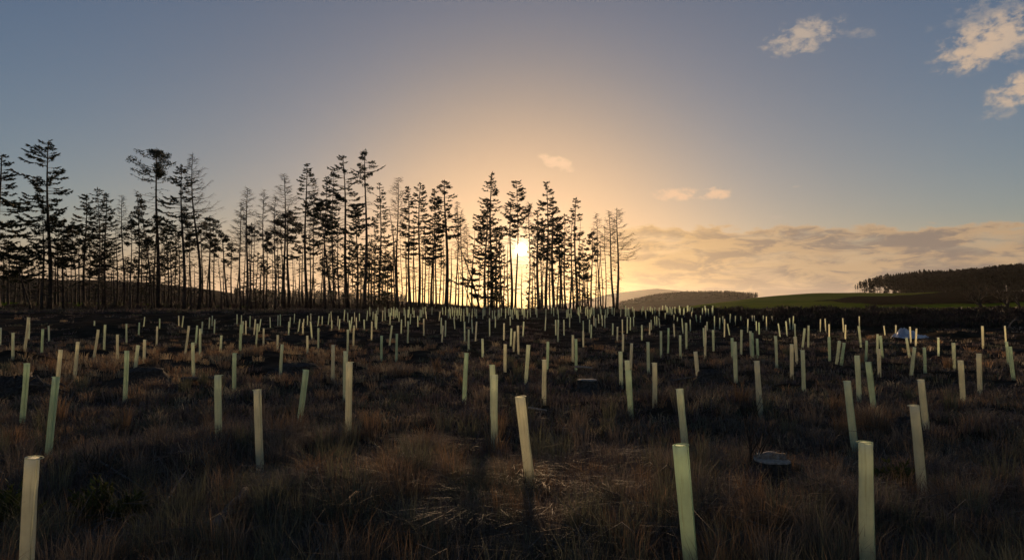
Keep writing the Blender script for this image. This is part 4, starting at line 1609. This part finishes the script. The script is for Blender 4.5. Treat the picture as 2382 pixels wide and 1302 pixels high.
# big near tussocks
tx_, ty_ = [], []
for px, py, k in [(820, 1230, 7), (960, 1290, 6), (1080, 1180, 6), (1190, 1230, 5), (700, 1060, 6), (680, 1190, 5), (1330, 1180, 4), (1420, 1290, 4), (1250, 1290, 4),
                  (560, 1290, 3), (1000, 1080, 5), (1640, 1250, 3), (1950, 1280, 3), (2250, 1230, 4), (1960, 1010, 4), (620, 1100, 3), (1230, 1150, 3), (1500, 1100, 3)]:
    gx, gy = ground_at(px, py)
    for _ in range(k):
        tx_.append(gx + nr.normal(0, .28))
        ty_.append(gy + nr.normal(0, .25))
x, y = np.array(tx_), np.array(ty_)
m = nr.random((len(x), 1))
cols = np.where(m < .25, RUST * .8, np.where(m < .4, RUSH, DARK * 1.25))
packs.append(blades(x, y, 330, .24 + .2 * nr.random(len(x)), np.full(len(x), .26), .6 + .5 * nr.random(len(x)), np.full(len(x), .0032), cols, .4))
# stiff upright rush clumps
x, y = scatter(420, 3.4, 26, .9)
kk = nr.random(len(x)) < clear(x, y) * (.3 + .7 * sstep(-.1, .15, fbm(x * .3, y * .3 + 7, 33, 2)))
x, y = x[kk], y[kk]
m = nr.random((len(x), 1))
packs.append(blades(x, y, 90, .30 + .20 * nr.random(len(x)), np.full(len(x), .16), .22 + .25 * nr.random(len(x)), np.maximum(.0030, .0006 * y), np.where(m < .55, RUSH, np.where(m < .8, RUST * .7, DARK)), .4))
# long bent stalks standing out of the tussocks
x, y = scatter(1500, 3.2, 14)
kk = nr.random(len(x)) < clear(x, y) * (.35 + .65 * (np.abs(x / y - .0) < .25))
x, y = x[kk], y[kk]
m = nr.random((len(x), 1))
packs.append(blades(x, y, 5, .30 + .24 * nr.random(len(x)), np.full(len(x), .10), .8 + .6 * nr.random(len(x)), np.full(len(x), .0024), np.where(m < .2, STRAW * .8, np.where(m < .55, RUST * .8, DARK)), .3))
# litter of grass round the guards' feet
gx = np.array([p[0] for p in GUARD_XY[:120]])
gy = np.array([p[1] for p in GUARD_XY[:120]])
gx, gy = np.repeat(gx, 3) + nr.normal(0, .10, len(gx) * 3), np.repeat(gy, 3) - .05 + nr.normal(0, .08, len(gy) * 3)
ru = russet(gx, gy)
m = nr.random((len(gx), 1))
cols = np.where(m < (.2 + .3 * ru)[:, None], STRAW * .8, np.where(m < (.4 + .5 * ru)[:, None], RUST, DARK))
packs.append(blades(gx, gy, 30, .07 + .13 * nr.random(len(gx)), np.full(len(gx), .12), .35 + .4 * nr.random(len(gx)), np.maximum(.0028, .0006 * gy), cols, .35))
stuff_mesh('moor_grass', packs, MAT_GRASS, 'brown and russet moor grass covering the felled clearing', 'grass')

# heather and low dark growth
x, y = scatter(15000, 3.0, 95)
keep = nr.random(len(x)) < np.clip(.55 + .35 * bare(x, y) - .6 * russet(x, y), .1, 1) * clear(x, y)
x, y = x[keep], y[keep]
HC = np.array([[.120, .092, .075], [.165, .115, .098], [.115, .112, .070], [.20, .16, .12]])
cols = HC[nr.integers(0, 4, len(x))]
packs = [blades(x, y, 30, .12 + .14 * nr.random(len(x)), .22 + .012 * y, .35 + .5 * nr.random(len(x)), np.maximum(.0045, .0011 * y), cols, .4)]
# ragged growth on the bank at the right and along the foot of the belt
bx = nr.uniform(12, 62, 2600)
by = nr.uniform(54, 76, 2600)
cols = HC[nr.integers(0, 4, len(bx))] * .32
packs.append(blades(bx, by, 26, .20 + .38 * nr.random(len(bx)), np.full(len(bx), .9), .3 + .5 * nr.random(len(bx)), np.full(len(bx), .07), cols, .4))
bx = nr.uniform(-75, 14, 1800)
by = nr.uniform(80, 100, 1800)
cols = HC[nr.integers(0, 4, len(bx))]
packs.append(blades(bx, by, 26, .15 + .30 * nr.random(len(bx)), np.full(len(bx), 1.0), .3 + .5 * nr.random(len(bx)), np.full(len(bx), .08), cols, .4))
bx = np.concatenate([nr.uniform(-75, -6, 420), nr.uniform(-6, 14, 60)])
by = nr.uniform(93, 112, len(bx))
cols = HC[nr.integers(0, 4, len(bx))] * .6
packs.append(blades(bx, by, 34, .4 + 1.0 * nr.random(len(bx)) ** 2, .5 + .6 * nr.random(len(bx)), .3 + .4 * nr.random(len(bx)), np.full(len(bx), .06), cols, .4))
stuff_mesh('heather', packs, MAT_HEATH, 'dark heather and low growth over the clearing and bank', 'heather')

# brash: felled twigs lying about
mb = MB()
x, y = scatter(5200, 3.2, 45)
keep = nr.random(len(x)) < np.clip(.08 + .9 * bare(x, y), .05, 1) * clear(x, y)
rb = random.Random(3)
for bx_, by_ in zip(x[keep], y[keep]):
    a = rb.random() * 6.28
    L = rb.uniform(.08, .42) * (1 + by_ * .02)
    r = max(rb.uniform(.0015, .0045), by_ * .0003)
    zz = float(zg(bx_, by_)) + rb.uniform(.02, .16)
    d = np.array([math.cos(a), math.sin(a), rb.uniform(-.15, .45)])
    bend = np.array([rb.uniform(-.2, .2), rb.uniform(-.2, .2), rb.uniform(-.05, .3)]) * L * 1.6
    p = np.array([bx_, by_, zz])
    mb.tube([p, p + d * L * .5 + bend * .5, p + d * L], [r, r * .8, r * .35], 3, False)
o = add('brash', mb.mesh('brash'), MAT_STICK)
tag(o, 'felled twigs and brash scattered over the clearing', 'brash', None, 'stuff')

# ------------------------------------------------------------------ haze
b = MB()
hx, z0, z1 = 5200.0, -42.0, 135.0
Vh = [(x_, y_, z_) for z_ in (z0, z1) for x_, y_ in ((-hx, -hx), (hx, -hx), (hx, hx), (-hx, hx))]
Th = [(0, 2, 1), (0, 3, 2), (4, 5, 6), (4, 6, 7), (0, 1, 5), (0, 5, 4), (1, 2, 6), (1, 6, 5), (2, 3, 7), (2, 7, 6), (3, 0, 4), (3, 4, 7)]
b.put(Vh, Th)
mh = bpy.data.materials.new('haze_air')
mh.use_nodes = True
nh = mh.node_tree
nh.nodes.clear()
ho = nh.nodes.new('ShaderNodeOutputMaterial')
pv = nh.nodes.new('ShaderNodeVolumePrincipled')
pv.inputs['Color'].default_value = (.90, .86, .82, 1)
pv.inputs['Density'].default_value = .00003
pv.inputs['Anisotropy'].default_value = .72
nh.links.new(pv.outputs[0], ho.inputs['Volume'])
o = add('haze', b.mesh('haze'), mh)
tag(o, 'thin evening haze filling the valley air', 'haze', None, 'stuff')
